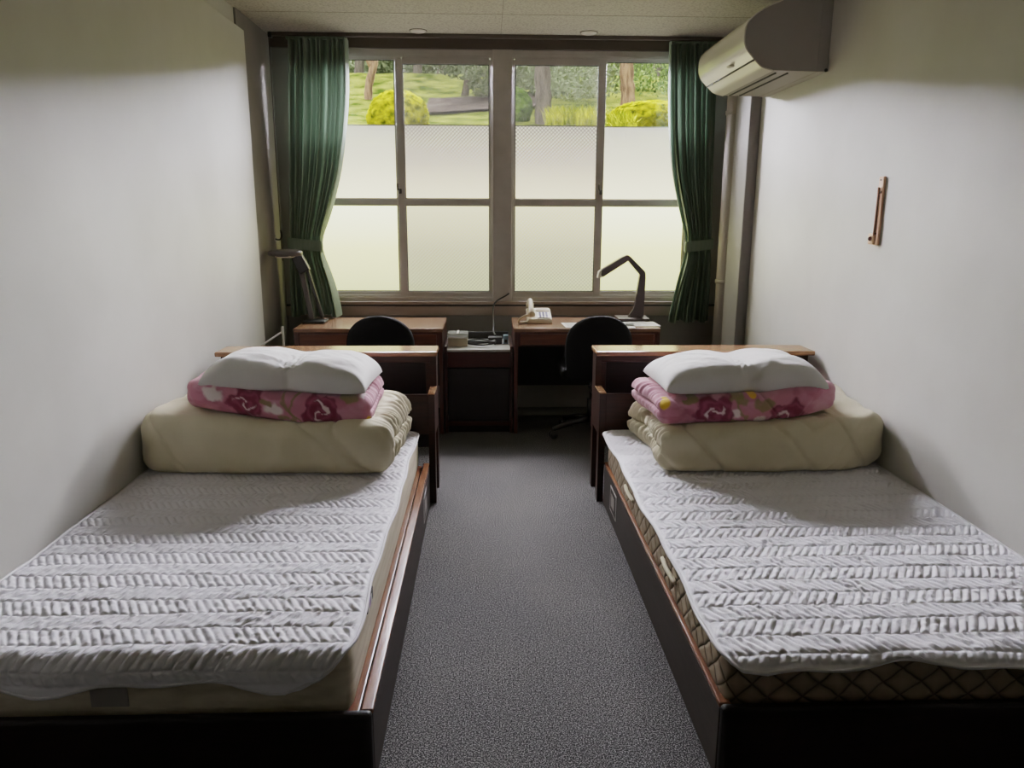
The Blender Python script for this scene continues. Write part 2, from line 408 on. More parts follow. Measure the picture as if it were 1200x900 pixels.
# ------------------------------------------------------------------ windows
film_up = film_mat('frosted_glow_upper', [(0, inv(234, 233, 226)), (.5, inv(228, 227, 220)), (1, inv(220, 219, 215))], .75, .10, 1.53, 2.03)
film_lo = film_mat('frosted_glow_lower', [(0, inv(223, 223, 202)), (.5, inv(231, 230, 213)), (1, inv(239, 238, 228))], .3, .10, .86, 1.49)
film_up2 = film_mat('frosted_glow_upper_screened', [(0, inv(230, 228, 219)), (.5, inv(219, 216, 209)), (1, inv(208, 205, 200))], .75, .10, 1.53, 2.03)
film_lo2 = film_mat('frosted_glow_lower_screened', [(0, inv(206, 206, 184)), (.5, inv(213, 211, 195)), (1, inv(225, 223, 210))], .32, .10, .86, 1.49)
def window(idx, x0, x1, px, inner):
    """px: list of two (pane x0, x1); inner: which sash is the inner one (with screen)"""
    w = bpy.data.objects.new('window_%d' % idx, None); C.objects.link(w); w.location = (x0, YB, WZ0); w['_o'] = (x0, YB, WZ0); w['kind'] = 'structure'
    f = NB(); y0, y1 = YB-.005, YB+.13
    box(f, x0-.03, x1+.03, y0, y1, 2.485, WZ1, .003); box(f, x0-.03, x1+.03, y0, y1, .805, .835, .003)
    box(f, x0-.03, x0+.012, y0, y1, .835, 2.485, .003); box(f, x1-.012, x1+.03, y0, y1, .835, 2.485, .003)
    for yy in (.0, .02, .05): box(f, x0, x1, YB+.004+yy, YB+.010+yy, .83, .846)     # rails of the track
    for yy in (.0, .03): box(f, x0, x1, YB-.003+yy, YB+.003+yy, 2.472, 2.487)
    obj('frame', f, M['alu'], w)
    for i, (a, b) in enumerate(px):
        inn = i == inner; ya = YB+.022 if inn else YB+.055; yb = ya+.026
        s = NB(); zt = 2.432 if inn else 2.462; st = .052
        left_out = (i == 0)
        la = x0+.008 if left_out else a-st; rb = b+st if left_out else x1-.008
        box(s, la, a, ya, yb, .84, zt+.03, .003); box(s, b, rb, ya, yb, .84, zt+.03, .003)
        box(s, a-.001, b+.001, ya, yb, zt, zt+.045, .003); box(s, a-.001, b+.001, ya, yb, .84, .872, .003)
        box(s, a-.001, b+.001, ya-.002, yb, 1.486, 1.532, .003)
        so = obj('sash', s, M['alu'], w)
        for za, zb in ((1.532, zt), (.872, 1.486)):
            g = NB(); yg = ya+.006
            box(g, a, a+.005, yg, yg+.008, za, zb); box(g, b-.005, b, yg, yg+.008, za, zb); box(g, a+.005, b-.005, yg, yg+.008, zb-.005, zb); box(g, a+.005, b-.005, yg, yg+.008, za, za+.005)
            obj('glazing_gasket', g, M['dark_slot'], so)
        yp = (ya+yb)/2
        for nm, za, zb in (('upper_pane', 1.532, zt), ('lower_pane', .872, 1.486)):
            g = NB(); vs = [g.verts.new(p) for p in ((a, yp, za), (b, yp, za), (b, yp, zb), (a, yp, zb))]; g.faces.new(vs)
            po = obj(nm, g, M['glass'], so)
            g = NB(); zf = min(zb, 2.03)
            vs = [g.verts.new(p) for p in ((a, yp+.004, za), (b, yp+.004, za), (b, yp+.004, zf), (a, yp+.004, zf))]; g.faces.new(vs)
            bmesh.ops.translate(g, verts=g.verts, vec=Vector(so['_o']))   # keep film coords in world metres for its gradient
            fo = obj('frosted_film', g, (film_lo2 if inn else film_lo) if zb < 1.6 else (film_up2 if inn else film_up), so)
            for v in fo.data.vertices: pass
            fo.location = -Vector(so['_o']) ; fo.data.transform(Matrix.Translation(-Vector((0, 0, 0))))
        g = NB(); box(g, a, b, yp-.003, yp+.006, 2.03, 2.037); obj('film_edge_strip', g, M['alu'], so)
        if inn:
            g = NB(); ys = YB+.105
            vs = [g.verts.new(p) for p in ((a-.03, ys, .86), (b+.03, ys, .86), (b+.03, ys, 2.47), (a-.03, ys, 2.47))]; g.faces.new(vs)
            so2 = obj('insect_screen', g, M['screen_mesh'], w)
            # crescent lock on the meeting stile
            lx = a-.035 if i == 1 else b+.035
            k = NB(); box(k, lx-.014, lx+.010, ya-.018, ya-.001, 1.565, 1.60, .005); tube(k, curve_pts([(lx-.002, ya-.02, 1.585), (lx-.016, ya-.024, 1.60), (lx-.018, ya-.024, 1.635)], 6), .006, 8)
            obj('crescent_lock', k, M['cloth_edge'], so, True)
    return w
window(1, -1.285, .045, [(-1.235, -.637), (-.575, .022)], 1)
window(2, .180, 1.49, [(.203, .785), (.838, 1.44)], 0)
bm = NB(); box(bm, .043, .182, YB-.02, YB+.13, .80, 2.535, .004); struct('trim_7', bm, M['alu'])

# curtain rail
r = thing('curtain_rail', (.1, 5.38, 2.575), 'long narrow brown curtain rail fixed under the ceiling along the window wall', 'curtain rail')
bm = NB(); box(bm, -1.42, 1.66, 5.365, 5.395, 2.566, 2.5895, .003); obj('track', bm, M['track'], r)
for x in (-1.42, 1.66):
    bm = NB(); box(bm, x-.012, x+.012, 5.36, 5.40, 2.555, 2.5895, .004); obj('end_cap', bm, M['black_pl'], r)

# ------------------------------------------------------------------ curtains
def curtain(side, outer, inner, zt, label, seed, ybase=5.385, hem_y=5.385):
    """outer/inner: lists of (z, x)"""
    zb = outer[-1][0]; nz, nu = 170, 260
    zz = np.linspace(zt, zb, nz)
    oz = np.array([p[0] for p in outer])[::-1]; ox = np.array([p[1] for p in outer])[::-1]
    iz = np.array([p[0] for p in inner])[::-1]; ix = np.array([p[1] for p in inner])[::-1]
    def smooth_interp(z, zs, xs):
        r_ = np.interp(z, zs, xs); k = 9; pad = np.r_[[r_[0]]*k, r_, [r_[-1]]*k]
        return np.convolve(pad, np.ones(2*k+1)/(2*k+1), 'valid')
    xo = smooth_interp(zz, oz, ox); xi = smooth_interp(zz, iz, ix)
    u = np.linspace(0, 1, nu); U, Z = np.meshgrid(u, zz)
    XO = xo[:, None]; XI = xi[:, None]; ztie = 1.215
    near = np.exp(-((Z-ztie)/.10)**2)
    warp = U+.018*np.sin(U*23+seed)+.012*np.sin(U*41+Z*1.2)
    X = XO+(XI-XO)*U
    below = sstep(ztie, ztie-.45, Z)
    nf = 11.5
    amp = .038*(1-.75*near)*(1-.35*below)+.012*below
    ph = warp*nf*2*PI+.5*np.sin(Z*1.7+seed)*(1-below)
    fold = np.sin(ph)+.30*np.sin(2*ph+1.0)+.35*noise3(U*30, Z*1.5, 0, seed)
    big = np.sin(warp*5*2*PI+seed)*.022*below
    Y = ybase+amp*fold+big+(hem_y-ybase)*below
    Y = Y+.004*np.sin(Z*60+U*40)*near
    X = X+.006*np.cos(ph)*(1-near)
    Z2 = Z-.010*np.sin(U*PI*5)*sstep(.9, .7, Z)
    V = np.stack([X, Y, Z2], -1).reshape(-1, 3)
    root = thing('curtain', (float(ox.mean()), ybase, zb), label, 'curtain', None)
    np_mesh('drape', V, grid_faces(nz, nu), M['curtain'], root)
    # tie band: flattened loop round the gathered cloth
    a, b = float(np.interp(ztie, oz, ox)), float(np.interp(ztie, iz, ix))
    lo, hi = min(a, b)-.012, max(a, b)+.012; cx = (lo+hi)/2; hw = (hi-lo)/2
    n = 48; vb = []
    for k in range(n):
        t = 2*PI*k/n; x = cx+hw*math.copysign(abs(math.cos(t))**.6, math.cos(t)); y = ybase+.034*math.copysign(abs(math.sin(t))**.6, math.sin(t))
        sl = .012*(x-cx)/hw*side
        for zz_, o_ in ((1.178, 0), (1.19, .003), (1.215, .004), (1.24, .003), (1.252, 0)): vb.append((x+o_*math.cos(t), y+o_*math.sin(t), zz_+sl))
    vb = np.array(vb); i = np.arange(n)[:, None]*5+np.arange(4)[None]; j = ((np.arange(n)+1) % n)[:, None]*5+np.arange(4)[None]
    F = np.stack([i, j, j+1, i+1], -1).reshape(-1, 4)
    np_mesh('tieback', vb, F, M['curtain'], root)
    bm = NB(); box(bm, min(xo[0], xi[0]), max(xo[0], xi[0]), ybase-.018, ybase+.018, zt-.004, zt+.012, .004); obj('heading_tape', bm, M['curtain'], root)
    return root
curtain(-1, [(2.56, -1.315), (1.9, -1.345), (1.21, -1.372), (.9, -1.385), (.722, -1.385)],
        [(2.56, -.915), (2.2, -.925), (1.95, -.955), (1.7, -1.0), (1.45, -1.075), (1.3, -1.135), (1.21, -1.16), (1.1, -1.13), (.95, -1.075), (.722, -1.03)],
        2.550, 'green curtain tied back at the left side of the window, hem over the desk', 1, 5.375, 5.355)
curtain(1, [(2.56, 1.555), (1.9, 1.575), (1.21, 1.60), (.9, 1.60), (.672, 1.595)],
        [(2.56, 1.232), (2.2, 1.245), (1.95, 1.265), (1.7, 1.30), (1.45, 1.365), (1.3, 1.41), (1.21, 1.425), (1.1, 1.41), (.95, 1.37), (.672, 1.315)],
        2.550, 'green curtain tied back at the right side of the window, beside the pipe', 4, 5.385, 5.385)
r = thing('tieback_hook', (-1.465, 5.30, 1.28), 'small black curtain hook on the left wall above the grey lamp', 'hook')
bm = NB(); box(bm, -1.453, -1.446, 5.285, 5.315, 1.24, 1.27, .002); obj('plate', bm, M['white_pl'], r)
bm = NB(); tube(bm, curve_pts([(-1.46, 5.30, 1.255), (-1.42, 5.30, 1.25), (-1.405, 5.30, 1.275), (-1.41, 5.30, 1.315)], 8), .006, 8); obj('hook_arm', bm, M['black_pl'], r, True)
bm = NB(); tube(bm, [(-1.435, 5.40, 1.10), (-1.435, 5.40, 2.56)], .004, 8); top('pull_cord', bm, M['track'], (-1.435, 5.40, 1.10), 'thin cord hanging from the rail in the left corner beside the green curtain', 'cord', None, True)

# ------------------------------------------------------------------ pipe
r = thing('drain_pipe', (1.662, 5.22, 0), 'painted grey vertical pipe in the right corner beside the green curtain', 'pipe')
bm = NB(); tube(bm, [(1.662, 5.22, 0), (1.662, 5.22, ZC)], .060, 32); obj('pipe_body', bm, M['pipe'], r, True)
for z in (2.09, .975):
    bm = NB(); lathe(bm, [(.061, -.014), (.067, -.012), (.067, .012), (.061, .014)], (1.662, 5.22, z), 32); box(bm, 1.715, 1.75, 5.20, 5.24, z-.011, z+.011, .003); obj('pipe_clamp', bm, M['pipe'], r, True)

# ------------------------------------------------------------------ air conditioner
ax0, ax1 = 3.87, 4.67
r = thing('air_conditioner', (XR, 3.9, 2.11), 'white wall-mounted air conditioner high on the right wall by the ceiling', 'air conditioner')
def arc(pts, n=6): return [(p.x, p.z) for p in curve_pts([(a, 0, b) for a, b in pts], n)]
front = arc([(1.425, 2.435), (1.335, 2.395), (1.262, 2.335), (1.248, 2.27), (1.258, 2.215), (1.300, 2.165)])
body = [(XR-.055, 2.437)]+[(a+.004, b) for a, b in front]+[(1.318, 2.150), (1.345, 2.132), (1.39, 2.116), (XR-.055, 2.112)]
bm = NB(); prism(bm, body, 'y', ax0+.004, ax1-.004); obj('body', bm, M['ac_side'], r)
bm = NB(); box(bm, XR-.055, XR, ax0, ax1, 2.11, 2.437, .005); obj('rear_casing', bm, M['ac_side'], r)
# glossy curved front shell
def shell(pts, th, y0, y1, name, m, par):
    V = []; n = len(pts)
    for y in (y0, y1):
        for (x, z) in pts: V.append((x, y, z))
    bm_ = NB(); A = [[bm_.verts.new((x, y, z)) for (x, z) in pts] for y in (y0, y1)]
    B = []
    for y in (y0, y1):
        row = []
        for i, (x, z) in enumerate(pts):
            a = Vector(pts[max(i-1, 0)]); b = Vector(pts[min(i+1, n-1)]); d = (b-a).normalized(); nn = Vector((-d.y, d.x))
            row.append(bm_.verts.new((x+nn.x*th, y, z+nn.y*th)))
        B.append(row)
    for i in range(n-1):
        bm_.faces.new((A[0][i], A[0][i+1], A[1][i+1], A[1][i])); bm_.faces.new((B[0][i], B[1][i], B[1][i+1], B[0][i+1]))
        for q in (0, 1): bm_.faces.new((A[q][i], A[q][i+1], B[q][i+1], B[q][i]))
    for i in (0, n-1): bm_.faces.new((A[0][i], A[1][i], B[1][i], B[0][i]))
    bmesh.ops.recalc_face_normals(bm_, faces=bm_.faces)
    return obj(name, bm_, m, par, False)
fp = shell(front, .006, ax0, ax1, 'front_panel', M['ac_gloss'], r)
bm = NB(); box(bm, 1.262, 1.292, 4.12, 4.17, 2.176, 2.186, .003); obj('indicator_light', bm, M['white_pl'], fp)
shell(arc([(1.308, 2.158), (1.345, 2.128), (1.40, 2.112)], 5), .006, ax0+.002, ax1-.002, 'louver', M['ac_white'], r)
bm = NB(); box(bm, 1.303, 1.310, ax0+.01, ax1-.01, 2.158, 2.168); obj('slot', bm, M['dark_slot'], r)
for x in (1.43, 1.49):
    bm = NB(); box(bm, x, x+.007, ax0+.05, ax1-.03, 2.108, 2.114); obj('slot', bm, M['dark_slot'], r)
bm = NB(); tube(bm, [(XR-.012, ax0-.004, 2.118), (XR-.012, ax0+.01, 2.118)], .008, 10); obj('screw_cap', bm, M['black_pl'], r, True)

# ------------------------------------------------------------------ thermometer
r = thing('wall_thermometer', (XR, 3.22, 1.44), 'narrow wooden thermometer hanging on the right wall', 'thermometer')
bm = NB(); box(bm, XR-.013, XR-.001, 3.198, 3.240, 1.30, 1.585, .004); obj('backing_board', bm, M['therm_wood'], r)
bm = NB(); tube(bm, [(XR-.018, 3.222, 1.34), (XR-.018, 3.222, 1.54)], .0045, 10); obj('glass_tube', bm, M['tube_glass'], r, True)
bm = NB(); box(bm, XR-.017, XR-.013, 3.205, 3.235, 1.515, 1.525, .001); obj('clip', bm, M['brown_bulb'], r)
bm = NB(); box(bm, XR-.02, XR-.013, 3.213, 3.231, 1.345, 1.353, .001); obj('clip', bm, M['brown_bulb'], r)
bm = NB(); box(bm, XR-.022, XR-.010, 3.218, 3.266, 1.302, 1.35, .010, 3); obj('bulb_guard', bm, M['therm_wood'], r)
bm = NB(); bmesh.ops.create_uvsphere(bm, u_segments=16, v_segments=10, radius=.010, matrix=Matrix.Translation((XR-.024, 3.238, 1.327))); obj('bulb', bm, M['brown_bulb'], r, True)
bm = NB(); lathe(bm, [(.003, 0), (.003, .004)], (0, 0, 0), 10); bmesh.ops.transform(bm, matrix=Matrix.Translation((XR-.013, 3.219, 1.57))@Matrix.Rotation(-PI/2, 4, 'Y'), verts=bm.verts); obj('nail', bm, M['black_pl'], r)

# ceiling discs
p0 = thing('ceiling_disc', (-.44, 5.29, ZC), 'small flat white disc on the ceiling above the left window', 'ceiling fixture', 'small white discs on the ceiling')
bm = NB(); lathe(bm, [(.052, 0), (.052, -.004), (.044, -.010), (.0, -.011)][:3]+[(.001, -.011)], (-.44, 5.29, ZC), 28); obj('cover', bm, M['white_pl'], p0, True)
bm = NB(); lathe(bm, [(.058, 0), (.058, -.002), (.05, -.003)], (-.44, 5.29, ZC), 28); obj('rim', bm, M['track'], p0, True)
dup(p0, (.675, 5.285, ZC), 'small flat white disc on the ceiling above the right window')

# ------------------------------------------------------------------ desks
def desk(x0, x1, label):
    y0, y1 = 4.81, 5.34
    r = thing('desk', ((x0+x1)/2, (y0+y1)/2, 0), label, 'desk', 'wooden desks under the window')
    bm = NB(); box(bm, x0, x1, y0-.004, y1, .682, .706, .003); obj('desk_top', bm, M['desk_top'], r)
    for a, b in ((x0+.002, x0+.026), (x1-.026, x1-.002)):
        bm = NB(); box(bm, a, b, y0, y1-.002, 0, .682, .002); obj('side_panel', bm, M['desk_side'], r)
    bm = NB(); box(bm, x0+.026, x1-.026, y0+.006, y0+.02, .585, .682); obj('front_rail', bm, M['desk_side'], r)
    d = NB(); box(d, x0+.040, x1-.040, y0-.002, y0+.012, .596, .668, .003)
    dr = obj('drawer', d, M['desk_front'], r)
    bm = NB(); box(bm, x0+.046, x1-.046, y0-.003, y0+.004, .590, .597, .002); obj('finger_pull', bm, M['dark_in'], dr)
    bm = NB(); box(bm, x0+.026, x1-.026, y1-.03, y1-.012, .215, .682); obj('back_panel', bm, M['dark_in'], r)
    return r
dk = desk(.176, 1.130, 'brown wooden desk with the cream telephone and brown lamp on it')
d2 = dup(dk, (-.762, dk.location.y, 0), 'brown wooden desk in the left corner with the grey lamp on it')

# ------------------------------------------------------------------ low cabinet between desks
cx0, cx1, cy0, cy1 = -.277, .170, 4.825, 5.28
r = thing('bedside_cabinet', ((cx0+cx1)/2, 5.05, 0), 'low dark red-brown cabinet with white top between the two desks', 'cabinet')
for a, b in ((cx0, cx0+.018), (cx1-.018, cx1)):
    bm = NB(); box(bm, a, b, cy0, cy1, 0, .585, .002); obj('side_panel', bm, M['cab_front'], r)
bm = NB(); box(bm, cx0+.018, cx1-.018, cy0+.002, cy1-.015, .550, .565, .002); obj('cabinet_top', bm, M['white_top'], r)
bm = NB(); box(bm, cx0+.018, cx1-.018, cy1-.015, cy1, .03, .615, .002); obj('back_panel', bm, M['dark_in'], r)
d = NB(); box(d, cx0+.019, cx1-.019, cy0, cy0+.016, .445, .548, .002); box(d, cx0+.03, cx1-.03, cy0+.016, cy1-.05, .45, .53)
obj('drawer', d, M['cab_front'], r)
dd = NB(); box(dd, cx0+.022, cx1-.022, cy0+.006, cy0+.02, .085, .438, .002); do = obj('open_bay_shade', dd, mat('open_bay_dark', rgb(20, 12, 12), .5), r)  # dark sheet across the open bay below the drawer, standing in for shade
bm = NB(); box(bm, cx0+.018, cx1-.018, cy0, cy1-.015, .05, .078, .002); obj('bottom_rail', bm, M['cab_front'], r)
bm = NB(); box(bm, cx0+.018, cx1-.018, cy0+.03, cy0+.045, 0, .05); obj('plinth', bm, M['dark_in'], r)

# things on cabinet
r = thing('storage_box', (-.192, 4.99, .565), 'small beige box with a clear lid on the white cabinet top', 'box')
bm = NB(); box(bm, -.258, -.128, 4.93, 5.05, .566, .625, .004); obj('box_body', bm, M['beige_box'], r)
bm = NB(); box(bm, -.262, -.124, 4.926, 5.054, .626, .655, .004); obj('lid', bm, M['clear_lid'], r)
bm = NB(); box(bm, -.200, -.186, 4.929, 5.051, .652, .658, .002); box(bm, -.262, -.124, 4.924, 4.929, .622, .630, .001); obj('lid_rib', bm, M['white_pl'], r)
bm = NB()
pts = [(-.04+.095*math.cos(t)*(1+.04*math.sin(3*t)), 4.98+.055*math.sin(t), .574+.003*math.sin(2.3*t)+.0028*t/2) for t in np.linspace(0, 6*PI, 150)]
tube(bm, pts, .0052, 8); top('coiled_cable', bm, M['black_pl'], (-.04, 4.98, .566), 'flat coil of black cable lying on the white cabinet top', 'cable', None, True)
r = thing('power_adapter', (.055, 5.06, .566), 'black power adapter with round socket on the cabinet top beside the coil', 'adapter')
bm = NB(); box(bm, .01, .105, 5.03, 5.10, .566, .612, .006); obj('adapter_body', bm, M['black_pl'], r)
bm = NB(); tube(bm, [(.05, 5.028, .585), (.05, 5.012, .585)], .014, 14); obj('socket', bm, M['chrome'], r, True)
r = thing('network_outlet', (.128, 5.06, .566), 'small pale blue plastic unit at the right end of the cabinet top', 'outlet')
bm = NB(); box(bm, .112, .145, 5.03, 5.08, .566, .625, .004); obj('outlet_body', bm, M['screen'], r)
bm = NB(); box(bm, .119, .138, 5.026, 5.031, .575, .598, .002); obj('port', bm, M['black_pl'], r)
bm = NB(); tube(bm, curve_pts([(.163, 5.475, .865), (.14, 5.46, .85), (.06, 5.44, .80), (.045, 5.40, .72), (.05, 5.31, .66), (.045, 5.20, .63), (.06, 5.08, .618)], 12), .0055, 8)
top('window_cable', bm, M['black_pl'], (.1, 5.44, .84), 'thin black cable curving from the window mullion down to the cabinet', 'cable', None, True)

# telephone
r = thing('telephone', (.335, 5.12, .706), 'cream push-button telephone on the left end of the right desk', 'telephone')
def wedge(bm_, x0, x1, y0, y1, z0, zf, zb):
    prism(bm_, [(y0, z0), (y1, z0), (y1, zb), (y0, zf)], 'x', x0, x1)
bm = NB(); wedge(bm, .275, .440, 5.02, 5.22, .7065, .735, .79); bmesh.ops.bevel(bm, geom=list(bm.edges), offset=.006, segments=3, affect='EDGES')
ph = obj('phone_base', bm, M['phone'], r)
bm = NB(); box(bm, .272, .443, 5.017, 5.223, .7063, .716, .003); obj('base_foot', bm, M['phone_d'], r)
slope = math.atan2(.055, .2)
bm = NB(); rotbox(bm, (.385, 5.085, .7575), (.088, .098, .004), (slope, 0, 0), .001); kp = obj('keypad', bm, M['white_pl'], ph)
bm = NB()
for i in range(3):
    for j in range(4):
        yy = 5.05+j*.022; rotbox(bm, (.363+i*.022, yy, .7595+(yy-5.085)*.275), (.014, .014, .006), (slope, 0, 0), .001)
obj('keys', bm, M['key_blue'], kp)
bm = NB(); rotbox(bm, (.385, 5.175, .7835), (.09, .05, .004), (slope, 0, 0), .001); obj('display_strip', bm, M['phone_d'], ph)
bm = NB()
hp = curve_pts([(.300, 5.015, .772), (.300, 5.05, .800), (.300, 5.12, .822), (.300, 5.19, .840), (.300, 5.225, .825)], 6)
tube(bm, hp, .016, 12, taper=[.022-.004*math.sin(PI*i/(len(hp)-1)) for i in range(len(hp))])
lathe(bm, [(.018, 0), (.026, .006), (.026, .026), (.018, .034)], (.300, 5.03, .752), 18); lathe(bm, [(.018, 0), (.026, .006), (.026, .026), (.018, .034)], (.300, 5.20, .795), 18)
obj('handset', bm, M['phone'], r, True)
bm = NB(); hx = []
base_pts = curve_pts([(.292, 5.02, .760), (.262, 4.99, .765), (.226, 4.985, .745), (.215, 5.0, .720), (.245, 5.02, .714), (.285, 5.06, .716)], 40)
for i, p in enumerate(base_pts): a = i*1.1; hx.append(p+Vector((.004*math.cos(a), .004*math.sin(a), .004*math.cos(a+1))))
tube(bm, hx, .006, 6); obj('coiled_cord', bm, M['phone'], r, True)

# papers + right lamp
for i, (x, y, rz, lab) in enumerate(((1.00, 5.0, .02, 'printed sheet lying partly under the brown lamp base at the right end of the desk'), (.66, 4.96, .05, 'printed sheet lying at the middle of the right desk behind the chair'), (.83, 4.93, -.12, 'printed sheet lying just behind the right chair, left of the lamp base'))):
    r = thing('paper_sheet', (x, y, .7063), lab, 'paper', 'printed sheets on the right desk'); r.rotation_euler = (0, 0, rz)
    bm = NB(); box(bm, x-.15, x+.15, y-.105, y+.105, .7064, .7074); obj('sheet', bm, M['paper'], r)
    bm = NB()
    for k in range(9):
        box(bm, x-.13, x+.13-.05*((k*7) % 3), y-.085+k*.02, y-.079+k*.02, .7072, .7077)
    obj('printed_lines', bm, M['ink'], r)
r = thing('desk_lamp', (1.03, 5.22, .706), 'dark brown angular desk lamp bent over the right desk', 'lamp')
bm = NB(); box(bm, .905, 1.125, 5.12, 5.30, .7065, .728, .007, 3); obj('base', bm, M['lamp_brown'], r)
ly = 5.21
bm = NB(); prism(bm, [(1.00, .728), (1.095, .728), (1.100, 1.0), (1.098, 1.03), (1.060, 1.045), (1.055, 1.0), (1.030, .80)], 'y', ly-.022, ly+.022)
bmesh.ops.bevel(bm, geom=list(bm.edges), offset=.004, segments=2, affect='EDGES'); obj('post', bm, M['lamp_brown'], r)
bm = NB(); prism(bm, [(1.100, 1.005), (1.098, 1.04), (.985, 1.150), (.963, 1.140), (.968, 1.122), (1.060, 1.02)], 'y', ly-.018, ly+.018)
bmesh.ops.bevel(bm, geom=list(bm.edges), offset=.004, segments=2, affect='EDGES'); obj('upper_arm', bm, M['lamp_brown'], r)
bm = NB(); prism(bm, [(.985, 1.150), (.965, 1.158), (.925, 1.140), (.790, 1.055), (.782, 1.018), (.800, 1.005), (.955, 1.105), (.975, 1.120)], 'y', ly-.034, ly+.034)
bmesh.ops.bevel(bm, geom=list(bm.edges), offset=.004, segments=2, affect='EDGES'); hd = obj('lamp_head', bm, M['lamp_brown'], r)
bm = NB(); prism(bm, [(.790, 1.056), (.772, 1.042), (.765, 1.000), (.800, 1.004), (.790, 1.03)], 'y', ly-.030, ly+.030); obj('diffuser_end', bm, M['diffuser'], hd)
bm = NB(); prism(bm, [(.987, .728), (1.028, .79), (1.035, .785), (1.00, .728)], 'y', ly-.010, ly+.010); obj('hinge_fin', bm, M['lamp_grey'], r)
bm = NB(); tube(bm, curve_pts([(1.10, 5.27, .722), (1.135, 5.27, .722), (1.160, 5.30, .69), (1.165, 5.34, .60)], 8), .004, 8); obj('power_cord', bm, M['black_pl'], r, True)

# left grey lamp
r = thing('desk_lamp', (-1.18, 5.17, .706), 'grey desk lamp with a flat oval head half behind the left curtain', 'lamp')
bm = NB(); box(bm, -1.235, -1.08, 5.02, 5.16, .7065, .724, .012, 3); obj('base', bm, M['black_pl'], r)
bm = NB(); rotbox(bm, (-1.222, 5.13, .925), (.030, .035, .41), (0, -.16, 0), .004); obj('arm', bm, M['lamp_grey'], r)
bm = NB(); rotbox(bm, (-1.170, 5.14, .925), (.022, .03, .40), (0, -.26, 0), .004); obj('arm', bm, M['black_pl'], r)
bm = NB(); rotbox(bm, (-1.240, 5.12, 1.095), (.075, .05, .12), (0, -.45, 0), .008); obj('neck_joint', bm, M['black_pl'], r)
bm = NB()
n = 40; rings = []
for rr, dz in ((.88, .020), (1.0, .012), (1.0, -.004), (.92, -.014)):
    rings.append([bm.verts.new((-1.325+.112*rr*math.cos(2*PI*k/n), 5.06+.085*rr*math.sin(2*PI*k/n), 1.168+dz+.06*.085*rr*math.sin(2*PI*k/n))) for k in range(n)])
for a, b in zip(rings, rings[1:]):
    for k in range(n): bm.faces.new((a[k], a[(k+1) % n], b[(k+1) % n], b[k]))
bm.faces.new(rings[0]); bm.faces.new(rings[-1][::-1]); bmesh.ops.recalc_face_normals(bm, faces=bm.faces)
hd = obj('lamp_head', bm, M['lamp_grey'], r, True)
bm = NB(); box(bm, -1.375, -1.27, 4.985, 5.11, 1.142, 1.156, .006); obj('diffuser', bm, M['diffuser'], hd)
# white folding rod behind left headboard
bm = NB(); tube(bm, curve_pts([(-1.40, 4.55, .62), (-1.28, 4.62, .70), (-1.262, 4.63, .706), (-1.256, 4.63, .69), (-1.256, 4.63, .0)], 6), .006, 8)
tube(bm, [(-1.40, 4.55, .62), (-1.40, 4.55, 0)], .006, 8)
top('wire_rack', bm, M['white_pl'], (-1.33, 4.59, 0), 'thin white wire rack standing between the left desk and headboard', 'rack', None, True)

